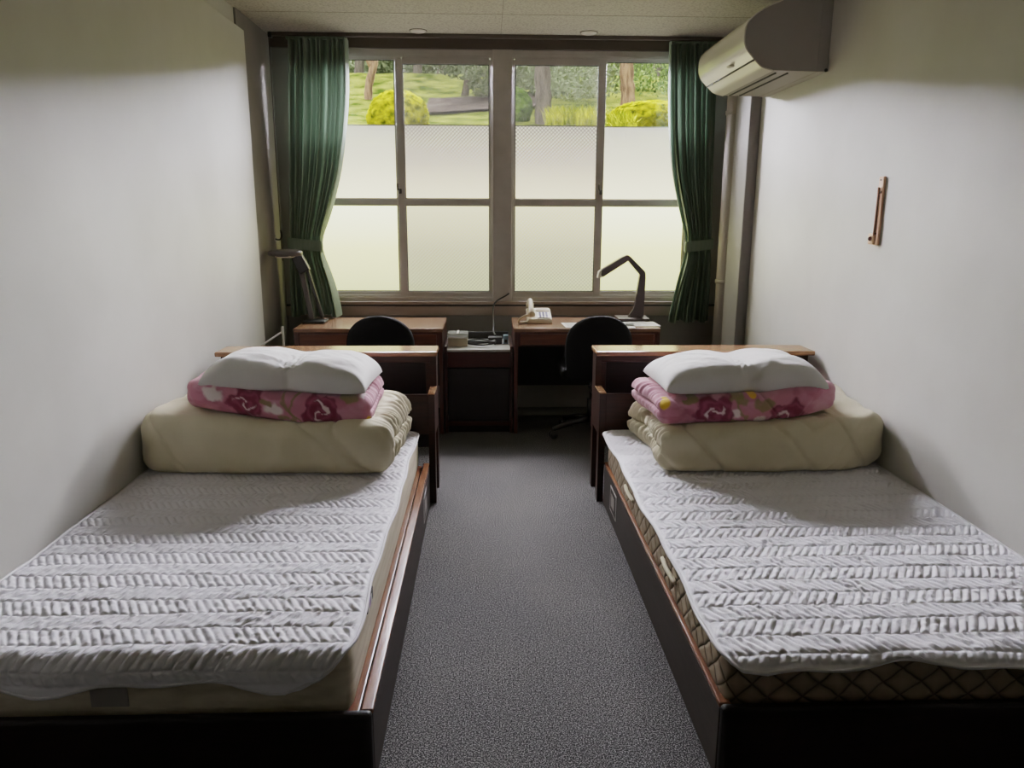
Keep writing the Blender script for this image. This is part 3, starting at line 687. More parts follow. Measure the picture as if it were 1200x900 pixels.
# ------------------------------------------------------------------ chairs
def chair(cx, cy, label):
    r = thing('office_chair', (cx, cy+.2, 0), label, 'chair', 'black office chairs at the desks')
    # dome-shaped back rest, curved round the sitter
    nu, nv = 41, 31; V = []
    def outline(t):   # half width at height t 0..1
        return .205*(1-max(0, (t-.50)/.50)**2.6)**.5*(1-.10*max(0, (.35-t)/.35)) if t < 1 else 0.0
    z0, z1 = .42, .832
    for side_ in (0, 1):
        for j in range(nv):
            t = j/(nv-1); te = 1-(1-t)**1.6; hw = outline(min(te, .9995))
            for i in range(nu):
                u = -1+2*i/(nu-1); x = cx+hw*u
                edge = (1-abs(u)**5)*(1-abs(2*te-1)**7)
                th = .008+.024*max(edge, 0)**.5
                y = cy-.055*(abs(x-cx)/.21)**2*-1+(-.02*(te))
                y = cy+.045*((x-cx)/.21)**2-.03*te
                V.append((x, y+(th if side_ else -th), z0+(z1-z0)*te))
    V = np.array(V); F1 = grid_faces(nv, nu, False); F2 = grid_faces(nv, nu, True)+nu*nv
    Fs = []
    for j in range(nv-1):
        for i in (0, nu-1):
            a = j*nu+i; b = (j+1)*nu+i; Fs.append((a, b, b+nu*nv, a+nu*nv))
    for i in range(nu-1):
        for j in (0, nv-1):
            a = j*nu+i; Fs.append((a, a+1, a+1+nu*nv, a+nu*nv))
    np_mesh('backrest', V, np.vstack([F1, F2, np.array(Fs)]), M['black_fab'], r)
    Vb, N, F = block_surface((.225, .215, .035), .034, .02); Vb = Vb+np.array((cx, cy+.27, .455))
    np_mesh('seat', Vb, F, M['black_fab'], r)
    bm_ = NB(); box(bm_, cx-.03, cx+.03, cy-.06, cy-.045, .33, .62, .004); box(bm_, cx-.03, cx+.03, cy-.05, cy+.25, .325, .34, .004); box(bm_, cx-.09, cx+.09, cy+.18, cy+.36, .38, .42, .01)
    obj('back_bracket', bm_, M['black_pl'], r)
    bm_ = NB(); tube(bm_, [(cx-.012, cy-.058, .502), (cx-.012, cy-.082, .502)], .017, 14); obj('knob', bm_, M['chrome'], r, True)
    bm_ = NB(); tube(bm_, [(cx, cy+.27, .10), (cx, cy+.27, .25)], .03, 16); tube(bm_, [(cx, cy+.27, .25), (cx, cy+.27, .41)], .016, 16); obj('gas_column', bm_, M['black_pl'], r, True)
    for k in range(5):
        a = PI/2+PI/5+k*2*PI/5; dx, dy = math.cos(a), math.sin(a)
        bm_ = NB(); tube(bm_, [(cx+dx*.03, cy+.27+dy*.03, .115), (cx+dx*.15, cy+.27+dy*.15, .095), (cx+dx*.27, cy+.27+dy*.27, .065)], .02, 10, taper=[.024, .02, .015])
        lg = obj('leg', bm_, M['black_pl'], r, True)
        bm_ = NB(); p = Vector((cx+dx*.27, cy+.27+dy*.27, .027)); q = Vector((-dy, dx, 0))
        for s_ in (-1, 1): tube(bm_, [p+q*s_*.006, p+q*s_*.022], .026, 14)
        obj('caster', bm_, M['black_pl'], lg, True)
    return r
ch = chair(.686, 4.50, 'black office chair with rounded backrest at the right desk')
dup(ch, (-.645, 4.70, 0), 'black office chair with rounded backrest at the left desk')

# ------------------------------------------------------------------ beds
def bed(xi, s, label, wm):
    """xi corridor-side edge, s +1 for the right bed. wm: width"""
    X = lambda u: xi+s*u
    yF, yH = 1.64, 3.58
    r = thing('bed_frame', (X(wm/2), 2.7, 0), label, 'bed', 'wooden single bed frames')
    # foot board, rounded at its upper corridor corner
    bm = NB(); box(bm, X(0), X(wm), yF-.012, yF+.016, .0, .222, .011, 3); obj('footboard', bm, M['wood_foot'], r)
    bm = NB(); box(bm, X(.0), X(.027), yF+.016, yH-.02, .0, .205, .003); sr = obj('side_board', bm, M['wood_side'], r)
    bm = NB(); box(bm, X(-.001), X(.030), yF+.016, yH-.02, .205, .219, .004, 3); obj('top_edge', bm, M['wood_rail'], sr)
    bm = NB(); box(bm, X(wm-.027), X(wm), yF+.016, yH-.02, .0, .219, .004); obj('side_board', bm, M['wood_side'], r)
    bm = NB(); box(bm, X(.027), X(wm-.027), yF+.016, yH-.02, .165, .190); obj('platform', bm, M['wood_rail'], r)
    bm = NB(); box(bm, X(.036), X(.064), yF+.02, yH-.03, .190, .208, .003); obj('inner_ledge', bm, M['wood_rail'], r)
    # sticker in a white outline
    bm = NB(); box(bm, X(-.0015), X(.001), 3.19, 3.35, .055, .175); st = obj('sticker', bm, M['tag_white'], sr)
    bm = NB(); box(bm, X(-.0022), X(.0005), 3.20, 3.34, .063, .167); obj('sticker_field', bm, M['wood_side'], st)
    bm = NB(); box(bm, X(-.0028), X(.000), 3.235, 3.315, .085, .145); obj('sticker_print', bm, M['tag_grey'], st)
    # headboard unit
    hw = wm+.0
    o1, o2 = -.032, hw-.01
    for u0, u1 in ((o1+.002, o1+.034), (o2-.034, o2-.002)):
        bm = NB(); prism(bm, [(yH, 0), (yH+.055, 0), (yH+.055, .35), (yH+.215, .35), (yH+.215, 0), (yH+.27, 0), (yH+.27, .732), (yH+.165, .732), (yH+.165, .562), (yH, .562)], 'x', X(u0), X(u1))
        obj('side_post', bm, M['wood_dark'], r)
    bm = NB(); box(bm, X(o1), X(o1+.036), yH-.003, yH+.162, .562, .570, .003); obj('arm_cap', bm, M['wood_shelf'], r)
    bm = NB(); box(bm, X(o1+.034), X(o2-.034), yH+.004, yH+.022, .36, .562, .003); obj('front_panel', bm, M['wood_dark'], r)
    bm = NB(); box(bm, X(o1+.034), X(o2-.034), yH+.24, yH+.262, .22, .732); obj('back_panel', bm, M['wood_foot'], r)
    bm = NB(); box(bm, X(o1+.034), X(o2-.034), yH+.165, yH+.185, .690, .732, .002); obj('top_rail', bm, M['wood_dark'], r)
    bm = NB(); box(bm, X(o1+.034), X(o1+.056), yH+.168, yH+.185, .40, .690, .002); obj('inner_stile', bm, M['wood_dark'], r)
    bm = NB(); box(bm, X(o1-.006), X(o2+.004), yH+.095, yH+.285, .733, .757, .007, 3); obj('top_shelf', bm, M['wood_shelf'], r)
    bm = NB(); box(bm, X(o1+.034), X(o2-.034), yH+.022, yH+.24, .40, .415); obj('inner_shelf', bm, M['wood_foot'], r)
    return r
WL, WR = 1.058, 1.078
bed(-.287, -1, 'dark wooden bed frame against the left wall', WL)
bed(.585, 1, 'dark wooden bed frame against the right wall', WR)

def mattress(x0, x1, y0, y1, z0, z1, m, label, name='mattress'):
    r = thing(name, ((x0+x1)/2, (y0+y1)/2, z0), label, 'mattress', None)
    V, N, F = block_surface(((x1-x0)/2, (y1-y0)/2, (z1-z0)/2), .035, .02)
    V += np.array(((x0+x1)/2, (y0+y1)/2, (z0+z1)/2))
    np_mesh('mattress_body', V, F, m, r)
    for zz in (z0+.012, z1-.012):
        bm = NB(); rr = .055; pts = []
        for cx_, cy_, a0 in ((x1-rr, y1-rr, 0), (x0+rr, y1-rr, 90), (x0+rr, y0+rr, 180), (x1-rr, y0+rr, 270)):
            for k in range(7):
                a = math.radians(a0+k*15); pts.append((cx_+(rr-.010)*math.cos(a)+.004*math.cos(a), cy_+(rr-.010)*math.sin(a)+.004*math.sin(a), zz))
        pts.append(pts[0]); tube(bm, [Vector(p) for p in pts], .0055, 8, False); obj('piping', bm, M['matt_piping'], r, True)
    return r
mL = mattress(-1.402, -.338, 1.665, 3.555, .190, .378, M['matt_left'], 'beige mattress on the left bed frame, partly under the white pad')
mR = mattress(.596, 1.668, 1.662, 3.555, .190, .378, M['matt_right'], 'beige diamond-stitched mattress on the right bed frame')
bm = NB(); box(bm, -.975, -.885, 1.661, 1.665, .235, .345); tg = obj('care_label', bm, M['tag_grey'], mL)
bm = NB(); tube(bm, curve_pts([(-.960, 1.660, .312), (-.945, 1.660, .322), (-.925, 1.660, .305), (-.905, 1.660, .300)], 6), .004, 6); tube(bm, curve_pts([(-.960, 1.660, .300), (-.945, 1.660, .308), (-.928, 1.660, .296)], 6), .003, 6); obj('label_mark', bm, M['tag_dark'], tg)
# side handles on right mattress
for y in (2.95, 2.25):
    bm = NB(); tube(bm, curve_pts([(.594, y-.09, .285), (.585, y, .292), (.594, y+.09, .285)], 8), .008, 8); obj('handle', bm, M['matt_piping'], mR, True)

# ------------------------------------------------------------------ quilted pads
PADSLOPE = .62
def pad(x0, x1, y0, y1, ztop, me_in, label, s, seed, corner, droop_side):
    """cloth rectangle laid on the mattress. Corridor side at x1 (left bed) or x0 (right bed).
    me_in=(mx0,mx1,my0): mattress extents it folds over."""
    mx0, mx1, my0 = me_in; st = .0034
    ny = int((y1-y0)/st); nx = int((x1-x0)/st)
    yy = np.linspace(y0, y1, ny); T = np.linspace(0, 1, nx)
    cr = corner
    d0 = np.clip(cr-(yy-y0), 0, cr); d1 = np.clip(.05-(y1-yy), 0, .05)
    cut = cr-np.sqrt(np.maximum(cr**2-d0**2, 0))+(.05-np.sqrt(np.maximum(.05**2-d1**2, 0)))
    wob = .004*np.sin(yy*7+seed)+.003*np.sin(yy*17+seed)
    if s < 0: xa = np.full(ny, x0)+.0*yy; xb = x1-cut+wob
    else: xa = x0+cut+wob; xb = np.full(ny, x1)
    Xf = xa[:, None]+(xb-xa)[:, None]*T[None]; Yf = np.repeat(yy[:, None], nx, 1)
    # front hem wave
    fr = sstep(.25, 0, Yf-y0); Yf = Yf+fr*(.010*np.sin(Xf*9+seed)+.008*np.sin(Xf*23+seed*2))
    # herringbone
    row = .0735; q = Yf/row; k = np.floor(q); f = q-k; sg = np.where(k.astype(int) % 2 == 0, 1, -1)
    ph = (Xf*s+sg*(f-.5)*row*PADSLOPE)/.0255
    w = np.abs(np.sin(ph*PI)); puff = w**.5
    rowp = (np.clip(np.minimum(f, 1-f)/.10, 0, 1))**.5
    edge = np.minimum.reduce([Xf-xa[:, None], xb[:, None]-Xf, Yf-yy[0], yy[-1]-Yf])
    em = sstep(.007, .018, edge)
    h = .0098*puff*rowp*(.75+.35*noise3(Xf*60, Yf*60, 0, seed))*em
    h += .0022*sstep(.014, .002, edge)
    und = .0028*fbm(Xf*5, Yf*5, 0, seed+3, 3)+.0015*fbm(Xf*22, Yf*22, 0, seed+9, 2)
    Z = ztop+und; R, AM = (.13, .5) if droop_side else (.034, 1.35)
    def drape(d):    # distance past the bend line
        d = np.maximum(d, 0); a = np.minimum(d/R, AM); rest = np.maximum(d-R*AM, 0)
        return R*np.sin(a)+rest*math.cos(AM), R*(1-np.cos(a))+rest*math.sin(AM)
    X = Xf.copy(); Y = Yf.copy(); drop = 0
    by = my0+.004; dy = by-Yf; hy, vy = drape(dy); Y = np.where(dy > 0, by-hy, Yf); drop = drop+np.where(dy > 0, vy, 0)
    if droop_side:
        if s > 0: bx = mx0+.006; dx = bx-Xf; hx_, vx = drape(dx); X = np.where(dx > 0, bx-hx_, Xf)
        else: bx = mx1-.006; dx = Xf-bx; hx_, vx = drape(dx); X = np.where(dx > 0, bx+hx_, Xf)
        drop = np.maximum(drop, np.where(dx > 0, vx, 0))
    flare = sstep(0, .07, dy); Y = Y-flare*(.006*np.sin(Xf*13+seed)+.004); Z = Z+(droop_side*.012*np.abs(np.sin(Xf*8+seed))*sstep(0, .06, dy))
    Z = Z-drop
    P = np.stack([X, Y, Z], -1)
    du = np.gradient(P, axis=1); dv = np.gradient(P, axis=0); N = np.cross(du, dv); N /= np.linalg.norm(N, axis=-1, keepdims=True)+1e-12
    P = P+N*h[..., None]
    root = thing('mattress_pad', ((x0+x1)/2, (y0+y1)/2, .378), label, 'mattress pad', None)
    np_mesh('quilted_cover', P.reshape(-1, 3), grid_faces(ny, nx, False), M['quilt'], root)
    # bound hem following the border
    Pb = P-N*h[..., None]
    ring = list(Pb[0, ::6])+list(Pb[::6, -1])+list(Pb[-1, ::-6])+list(Pb[::-6, 0])
    ring = [Vector(p) for i, p in enumerate(ring)]
    cl = [ring[0]]
    for p in ring[1:]:
        if (p-cl[-1]).length > .008: cl.append(p)
    cl.append(cl[0]); bm_ = NB(); tube(bm_, cl, .0045, 8, False); obj('binding', bm_, M['pipe_trim'], root, True)
    return root
pL = pad(-1.405, -.333, 1.578, 3.55, .3815, (-1.402, -.338, 1.665), 'white quilted pad on the left bed, wavy hem over its front', -1, 2, .15, False)
pR = pad(.568, 1.670, 1.578, 3.56, .3815, (.596, 1.668, 1.662), 'white quilted pad on the right bed, hem jutting past the mattress edges', 1, 5, .095, True)
# woven tag on the corridor edge of the left pad
bm = NB(); box(bm, -.336, -.332, 1.90, 2.0, .340, .374); tg = obj('woven_tag', bm, M['tag_dark'], pL)
bm = NB(); box(bm, -.333, -.3305, 1.905, 1.925, .344, .370); obj('tag_print', bm, M['tag_white'], tg)
bm = NB(); box(bm, -.333, -.3305, 1.955, 1.972, .344, .366); obj('tag_print', bm, M['tag_white'], tg)
bm = NB(); box(bm, -.333, -.3305, 1.928, 1.948, .344, .370); obj('tag_print', bm, M['tag_violet'], tg)

# ------------------------------------------------------------------ folded bedding
def soft(name, x0, x1, y0, y1, z0, z1, m, label, cat, s, seed, layers, zfun=None, step=.006, rfac=.92, colf=None, pucker=.010, shift=None, wrinkle=1.0):
    """folded cloth stack; corridor end on side -s... s=-1: corridor end is +x; s=+1: corridor end is -x"""
    hx_, hy, hz = (x1-x0)/2, (y1-y0)/2, (z1-z0)/2
    V, N, F = block_surface((hx_, hy, hz), hz*rfac, step)
    u = V[:, 0]/hx_; v = V[:, 1]/hy; w = V[:, 2]/hz
    e = -s*u                     # 1 at corridor end
    cx_, cy_, cz_ = (x0+x1)/2, (y0+y1)/2, (z0+z1)/2
    wx, wy, wz = V[:, 0]+cx_, V[:, 1]+cy_, V[:, 2]+cz_
    # grooves between layers on the corridor end and rear end
    gro = 0
    for k in range(1, layers):
        lw = -1+2*k/layers
        gro = gro+np.exp(-((w-lw)/.10)**2)
    endm = sstep(.78, .96, e); backm = sstep(.85, .98, v)*.6
    frontm = sstep(-.80, -.95, v)
    depth = .030*endm*sstep(-.95, -.55, v)+.02*backm
    d = -gro*depth
    # puckers radiating along the corridor edge
    ang = np.arctan2(w*hz, (e-.9)*hx_)
    d = d-pucker*wrinkle*endm*(.5+.5*np.sin(V[:, 1]*150+3*noise3(wy*20, wz*20, 0, seed)))*sstep(-1, -.7, v)*.6
    d = d-pucker*.35*sstep(.60, .95, e)*(.5+.5*np.sin(V[:, 1]*95+4*noise3(wy*14, wx*6, 0, seed+2)))*sstep(-.9, -.5, v)*sstep(.0, .8, w)
    # broad folds and creases
    d = d+wrinkle*(.012*fbm(wx*4, wy*4, wz*4, seed, 3)+.004*fbm(wx*16, wy*16, wz*10, seed+5, 2))
    cre = noise3(wx*5+wz*4, wy*3, wz*2, seed+11); d = d-wrinkle*.007*np.exp(-(cre/.05)**2)
    c2 = noise3(wx*9-wz*7, wy*5+wz*3, 0, seed+17); d = d-wrinkle*.004*np.exp(-(c2/.07)**2)*sstep(-.2, .4, noise3(wx*3, wy*3, 0, seed+23))
    base = sstep(-1, -.75, w)             # leave the underside flat
    d = d*(.25+.75*base)
    P = V+N*d[:, None]
    P[:, 0] += cx_; P[:, 1] += cy_; P[:, 2] += cz_
    if zfun is not None: P = zfun(P, u, v, w)
    col = colf(V, u, v, w, s) if colf is not None else None
    c0 = (cx_, cy_, z0)
    return np_mesh(name, P, F, m, None, c0, label, cat, None, col)

def zf_futL(P, u, v, w):
    t = (w+1)/2
    P[:, 2] += t*(.050*sstep(.25, -.85, u)+.02*sstep(0, 1, v)); P[:, 1] += .03*sstep(-.5, -1, u)*(v < 2)
    P[:, 0] += .012*np.sin(v*3); return P
def zf_futR(P, u, v, w):
    t = (w+1)/2
    P[:, 2] += t*(.035*sstep(-.1, .8, u)+.05*sstep(.2, .9, u)*sstep(-.6, .6, v)-.012*sstep(-.4, -1, u))
    P[:, 1] += -.028*(1-u*u)*sstep(.5, -1, v)+.05*sstep(.55, 1, u)*sstep(1, -1, v)
    P[:, 0] += np.where(u < 0, -.03*sstep(-.3, .8, v)*sstep(0, -1, u), 0); return P
fl = soft('folded_futon', -1.395, -.372, 2.890, 3.50, .386, .598, M['cream_fab'], 'cream futon folded thick on the left bed under the floral blanket', 'futon', -1, 21, 2, zf_futL, .0065, .66, pucker=.020, wrinkle=1.35)
fr_ = soft('folded_futon', .705, 1.668, 2.895, 3.50, .386, .585, M['cream_fab'], 'cream futon folded thick on the right bed under the floral blanket', 'futon', 1, 42, 2, zf_futR, .0065, .66, pucker=.020, wrinkle=1.35)

# floral pattern painted on vertices
def lin(r_, g_, b_): return np.array([s2l(r_), s2l(g_), s2l(b_)])
PINK, DPINK, CRIM, WHITE, OLIVE, YEL, LPINK = lin(178, 116, 132), lin(150, 78, 100), lin(104, 28, 50), lin(236, 226, 222), lin(120, 112, 62), lin(226, 176, 40), lin(200, 152, 164)
def flower_col(roses, whites, leaves, yellows, stems):
    def f(V, u, v, w, s):
        # pattern coordinates: along x, and an unrolled coordinate over the front edge
        X = u.copy(); Yc = np.where(v < -.72, w*.9, .9+(v+.72)*2.2)     # front face then top
        # corridor end: unroll along y
        e = -s*u; X = np.where(e > .93, X+(-s)*(v+1)*.5, X); Yc = np.where((e > .93), w*.9, Yc)
        asp = 6.2                                      # width / height of front strip
        px, py = X*asp, Yc
        nx_ = fbm(px*1.6, py*1.6, 0, 3, 3)*.22; ny_ = fbm(px*1.6+9, py*1.6, 0, 8, 3)*.22
        qx, qy = px+nx_, py+ny_
        c = np.tile(PINK, (len(u), 1)); t = sstep(-.3, .7, fbm(px*.8, py*1.2, 0, 31, 3))[:, None]; c = c*(1-t*.55)+LPINK*t*.55
        t = sstep(.25, .8, fbm(px*.7+4, py*1.4, 0, 77, 3))[:, None]; c = c*(1-t*.6)+DPINK*t*.6
        def blend(c, m_, k): m_ = m_[:, None]; return c*(1-m_)+k*m_
        for (a, b, r_) in whites:
            d = np.hypot((qx-a)/1.5, qy-b); c = blend(c, sstep(r_, r_*.6, d)*.9, WHITE)
        for (a, b, r_) in leaves:
            d = np.hypot((qx-a)*.75+(qy-b)*.3, (qy-b)*1.7); c = blend(c, sstep(r_, r_*.7, d)*.85, OLIVE)
        for (a, b, r_) in roses:
            dx_, dy_ = (qx-a)/1.25, qy-b; d = np.hypot(dx_, dy_); an = np.arctan2(dy_, dx_)
            rr = r_*(1+.14*np.sin(an*5+a)); c = blend(c, sstep(rr, rr*.86, d), CRIM)
            sp = .5+.5*np.sin(an*1.0+d/r_*13+a); c = blend(c, sp**2*sstep(rr, rr*.8, d)*.55, DPINK)
            sw = sstep(.86, .98, .5+.5*np.sin(an*2-d/r_*8+a*3))*sstep(r_*.62, r_*.5, d); c = blend(c, sw*.8, WHITE)
        for (a, b, r_) in stems:
            d = np.abs((qx-a)+.35*np.sin(qy*2.5+b)); c = blend(c, sstep(r_, r_*.5, d)*.8, OLIVE)
        for (a, b, r_) in yellows:
            d = np.hypot(px-a, py-b); c = blend(c, sstep(r_, r_*.85, d), YEL)
        return c
    return f
cfL = flower_col([(-1.9, .05, 1.05), (3.0, -.1, 1.0), (-4.2, 2.6, 1.0), (.8, 3.0, 1.1), (5.2, 2.5, .8)], [(-4.0, .35, .5), (.0, -.1, .45), (-.4, 2.4, .5), (5.6, .9, .3)], [(4.7, .7, .5), (-.6, .3, .4), (.6, -.7, .4)], [(6.25, -.55, .28)], [(.9, 0, .16), (1.35, 1.4, .13)])
cfR = flower_col([(-2.5, -.1, 1.15), (2.4, -.75, 1.1), (-4.0, 2.6, .9), (1.2, 3, 1.0)], [(-1.0, -.25, .38), (.6, -.75, .35), (-2.3, -.3, .25)], [(-.9, .6, .55), (.8, .25, .55), (-3.9, .75, .4), (-1.2, -.8, .4)], [(-5.9, .75, .62), (.0, 1.0, .35)], [(-.5, .6, .12)])
def zf_blL(P, u, v, w):
    P[:, 2] += .058*sstep(.3, -1, u)+.018*sstep(-.4, 1, v)-.010*sstep(.2, 1, u); P[:, 1] += .04*sstep(-.6, -1, u); return P
def zf_blR(P, u, v, w):
    P[:, 2] += .040*sstep(-.1, 1, u)+.012*sstep(-.4, 1, v)-.014*sstep(-.3, -1, u); P[:, 1] += -.02*(1-u*u)+.05*sstep(.6, 1, u)
    P[:, 0] += np.where(u < 0, -.035*sstep(-.3, .8, v)*sstep(0, -1, u), 0)
    return P
soft('folded_blanket', -1.235, -.474, 2.965, 3.40, .588, .706, M['floral'], 'pink rose-patterned blanket folded under the pillow on the left bed', 'blanket', -1, 61, 2, zf_blL, .0038, .75, cfL, .010, wrinkle=.6)
soft('folded_blanket', .700, 1.480, 2.965, 3.40, .584, .700, M['floral'], 'pink rose-patterned blanket folded under the pillow on the right bed', 'blanket', 1, 83, 2, zf_blR, .0038, .75, cfR, .010, wrinkle=.6)

def pillow(cx_, cy_, z0, w_, d_, th, label, seed, rot, tilt, notch, lob):
    nu, nv = 150, 100
    V = []; Fs = []
    u = np.linspace(-1, 1, nu); v = np.linspace(-1, 1, nv); U, W = np.meshgrid(u, v, indexing='ij')
    # pointed-corner outline
    ex = 1-.055*(1-np.abs(W)**2)**1.0*1.0; ey = 1-.075*(1-np.abs(U)**2)
    X = U*w_/2*(1-.03*(1-W**2)); Y = W*d_/2*(1-.04*(1-U**2))
    prof = ((1-np.abs(U)**5.5)**.45)*((1-np.abs(W)**4.2)**.38)
    seam = 0
    lobes = 1-notch*np.exp(-((U-.03)/.17)**2)*(.75+.25*sstep(.6, -.4, W))+lob*U*.5
    rad = np.hypot(U/1.0, (W+.1))
    wr = .006*fbm(U*3, W*3, 0, seed, 3)
    pl = .0045*np.sin(U*70+3*noise3(U*9, W*9, 0, seed))*np.exp(-((U-.03)/.11)**2)*sstep(.6, -.9, W)
    top_ = th*.80*prof*lobes+(wr+pl)*prof
    bot = -th*.20*prof
    zc = z0+th*.20
    pinch = -.018*np.exp(-((U-.03)/.13)**2)*sstep(-.5, -1, W); Y = Y-pinch*1.2
    A = np.stack([X, Y, zc+top_], -1).reshape(-1, 3); B = np.stack([X, Y, zc+bot], -1).reshape(-1, 3)
    F = np.vstack([grid_faces(nu, nv), grid_faces(nu, nv, True)+nu*nv])
    V = np.vstack([A, B])
    # weld rim
    idx = np.arange(2*nu*nv); rim = np.zeros((nu, nv), bool); rim[0] = rim[-1] = True; rim[:, 0] = rim[:, -1] = True
    rr = np.where(rim.ravel())[0]; idx[rr+nu*nv] = rr; F = idx[F]
    ca, sa = math.cos(rot), math.sin(rot); x, y = V[:, 0].copy(), V[:, 1].copy(); V[:, 2] += x*tilt
    V[:, 0] = cx_+x*ca-y*sa; V[:, 1] = cy_+x*sa+y*ca
    used = np.unique(F); mp = -np.ones(len(V), int); mp[used] = np.arange(len(used))
    return np_mesh('pillow', V[used], mp[F], M['pillow_fab'], None, (cx_, cy_, z0), label, 'pillow', None)
pillow(-.822, 3.19, .706, .675, .42, .140, 'white pillow on top of the bedding stack on the left bed', 7, -.03, -.045, .20, 0)
pillow(1.072, 3.19, .692, .685, .42, .140, 'white pillow on top of the bedding stack on the right bed', 19, .03, .01, .20, .14)

# ------------------------------------------------------------------ outside
EXK = .30
M['grass'] = noisy('bank_grass', rgb(104, 136, 44, .12), rgb(200, 206, 96, .20), 3.5, .9, 0, .6, .05, detail=10)
M['bush_yel'] = noisy('yellow_green_bush', rgb(120, 128, 10, .30), rgb(226, 216, 50, .42), 14, .8, 0, .8, .05)
M['bush_grn'] = noisy('green_bush', rgb(70, 110, 34, .22), rgb(140, 180, 74, .30), 12, .8, 0, .8, .05)
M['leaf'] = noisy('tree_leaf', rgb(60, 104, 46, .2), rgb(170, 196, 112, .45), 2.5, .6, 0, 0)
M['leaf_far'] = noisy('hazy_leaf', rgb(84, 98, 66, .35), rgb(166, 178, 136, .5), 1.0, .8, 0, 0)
M['bark'] = noisy('tree_bark', rgb(112, 86, 68, .6), rgb(168, 134, 106, .75), 9, .9, 0, .6, .03, (3, 3, .6))
M['bark_grey'] = noisy('grey_bark', rgb(92, 84, 76, .5), rgb(124, 114, 104, .6), 8, .9, 0, .6, .03, (3, 3, .6))
M['soil'] = noisy('grey_path_soil', rgb(120, 108, 98, .16), rgb(150, 138, 124, .2), 4, .95, 0, .3, .02)  # grey-brown soil of the garden path
M['tuft'] = noisy('yellow_grass_blade', rgb(150, 168, 26, .4), rgb(232, 228, 84, .6), 5, .7, 0, 0)
M['concrete'] = noisy('light_concrete', rgb(186, 184, 176, EXK), rgb(200, 198, 190, EXK), 6, .9, .1, .2, .01)
def prof_(y): y = np.asarray(y, float); return np.where(y < 14, 1.95+.2*(y-7)+.018*np.maximum(y-9, 0)**2, 1.42+.169*y)
nx, ny = 80, 90
gx, gy = np.meshgrid(np.linspace(-14, 16, nx), np.linspace(7.0, 24, ny), indexing='ij')
V = np.stack([gx, gy, prof_(gy)+.04*noise3(gx*.8, gy*.8, 0, 4)+.02*noise3(gx*6, gy*6, 0, 6)], -1).reshape(-1, 3)
gnd = np_mesh('grass_bank', V, grid_faces(nx, ny, False), M['grass'], None, (0, 7, 2)); gnd['kind'] = 'structure'
bm = NB(); box(bm, -14, 16, 6.85, 7.02, -.5, 2.0); box(bm, -14, 16, 5.70, 6.86, -.6, -.1); struct('retaining_wall', bm, M['concrete'])
nx2, ny2 = 40, 16
gx, gy = np.meshgrid(np.linspace(-.85, .9, nx2), np.linspace(0, 1, ny2), indexing='ij')
yy = 10.9+gy*1.3+.25*np.sin(gx*2.3)
V = np.stack([gx, yy, prof_(yy)+.05+.04*noise3(gx*.8, yy*.8, 0, 4)], -1).reshape(-1, 3)
pth = np_mesh('garden_path', V, grid_faces(nx2, ny2), M['soil'], None, (0, 11, 3)); pth['kind'] = 'structure'
def gz(x, y): return float(prof_(y))+.04*float(noise3(np.array([x*.8]), np.array([y*.8]), 0, 4)[0])
def bush(name, x, y, rx, rz, m, label, seed, zoff=0, group=None):
    bm_ = NB(); bmesh.ops.create_icosphere(bm_, subdivisions=5, radius=1)
    me = bpy.data.meshes.new('t'); bm_.to_mesh(me); bm_.free(); n_ = len(me.vertices); co = np.zeros(n_*3); me.vertices.foreach_get('co', co); co = co.reshape(-1, 3)
    F = np.zeros(len(me.polygons)*3, int); me.polygons.foreach_get('vertices', F); F = F.reshape(-1, 3); bpy.data.meshes.remove(me)
    d = 1+.05*fbm(co[:, 0]*3, co[:, 1]*3, co[:, 2]*3, seed, 3)+.05*fbm(co[:, 0]*14, co[:, 1]*14, co[:, 2]*14, seed+4, 2)
    P = co*d[:, None]*np.array([rx, rx*.9, rz]); z = gz(x, y)+zoff
    P += np.array([x, y, z+rz*.55]); P[:, 2] = np.maximum(P[:, 2], z-.1)
    return np_mesh(name, P, F, m, None, (x, y, z), label, 'bush', group)
bush('clipped_bush', -1.02, 9.2, .35, .32, M['bush_yel'], 'round clipped yellow-green bush outside the left window', 3, -.07)
bush('clipped_bush', .36, 10.1, .23, .27, M['bush_grn'], 'green clipped bush outside, just right of the window mullion', 9, -.02)
bush('clipped_bush', 2.05, 9.6, .58, .22, M['bush_yel'], 'wide yellow-green bush outside at the right edge of the window', 13, -.04)
def tuft(x, y, n_, w_, h_, label, seed):
    rg = random.Random(seed); bm_ = NB(); z = gz(x, y)-.02
    for _ in range(n_):
        bx, by = x+rg.uniform(-w_, w_), y+rg.uniform(-.3, .3); a = rg.uniform(0, 2*PI); l = h_*rg.uniform(.5, 1.1); lean = rg.uniform(.1, .6)*l
        zz = gz(bx, by)-.02; t = .012; p = Vector((bx, by, zz)); q = Vector((math.cos(a), math.sin(a), 0)); sd = Vector((-q.y, q.x, 0))*t
        v = [bm_.verts.new(p-sd), bm_.verts.new(p+sd), bm_.verts.new(p+q*lean*.4+sd*.8+Vector((0, 0, l*.65))), bm_.verts.new(p+q*lean*.4-sd*.8+Vector((0, 0, l*.65))), bm_.verts.new(p+q*lean+Vector((0, 0, l*.9)))]
        bm_.faces.new(v[:4]); bm_.faces.new((v[3], v[2], v[4]))
    bmesh.ops.translate(bm_, verts=bm_.verts, vec=-Vector((x, y, z)))
    o = obj('grass_tuft', bm_, M['tuft']); o.location = (x, y, z); o['label'] = label; o['category'] = 'grass'; return o
tuft(1.0, 9.0, 900, .30, .30, 'tall yellow-green grass clump outside the middle of the right window', 5)
tuft(1.44, 8.3, 420, .11, .30, 'narrow yellow-green grass clump outside, just right of the meeting stile', 8)
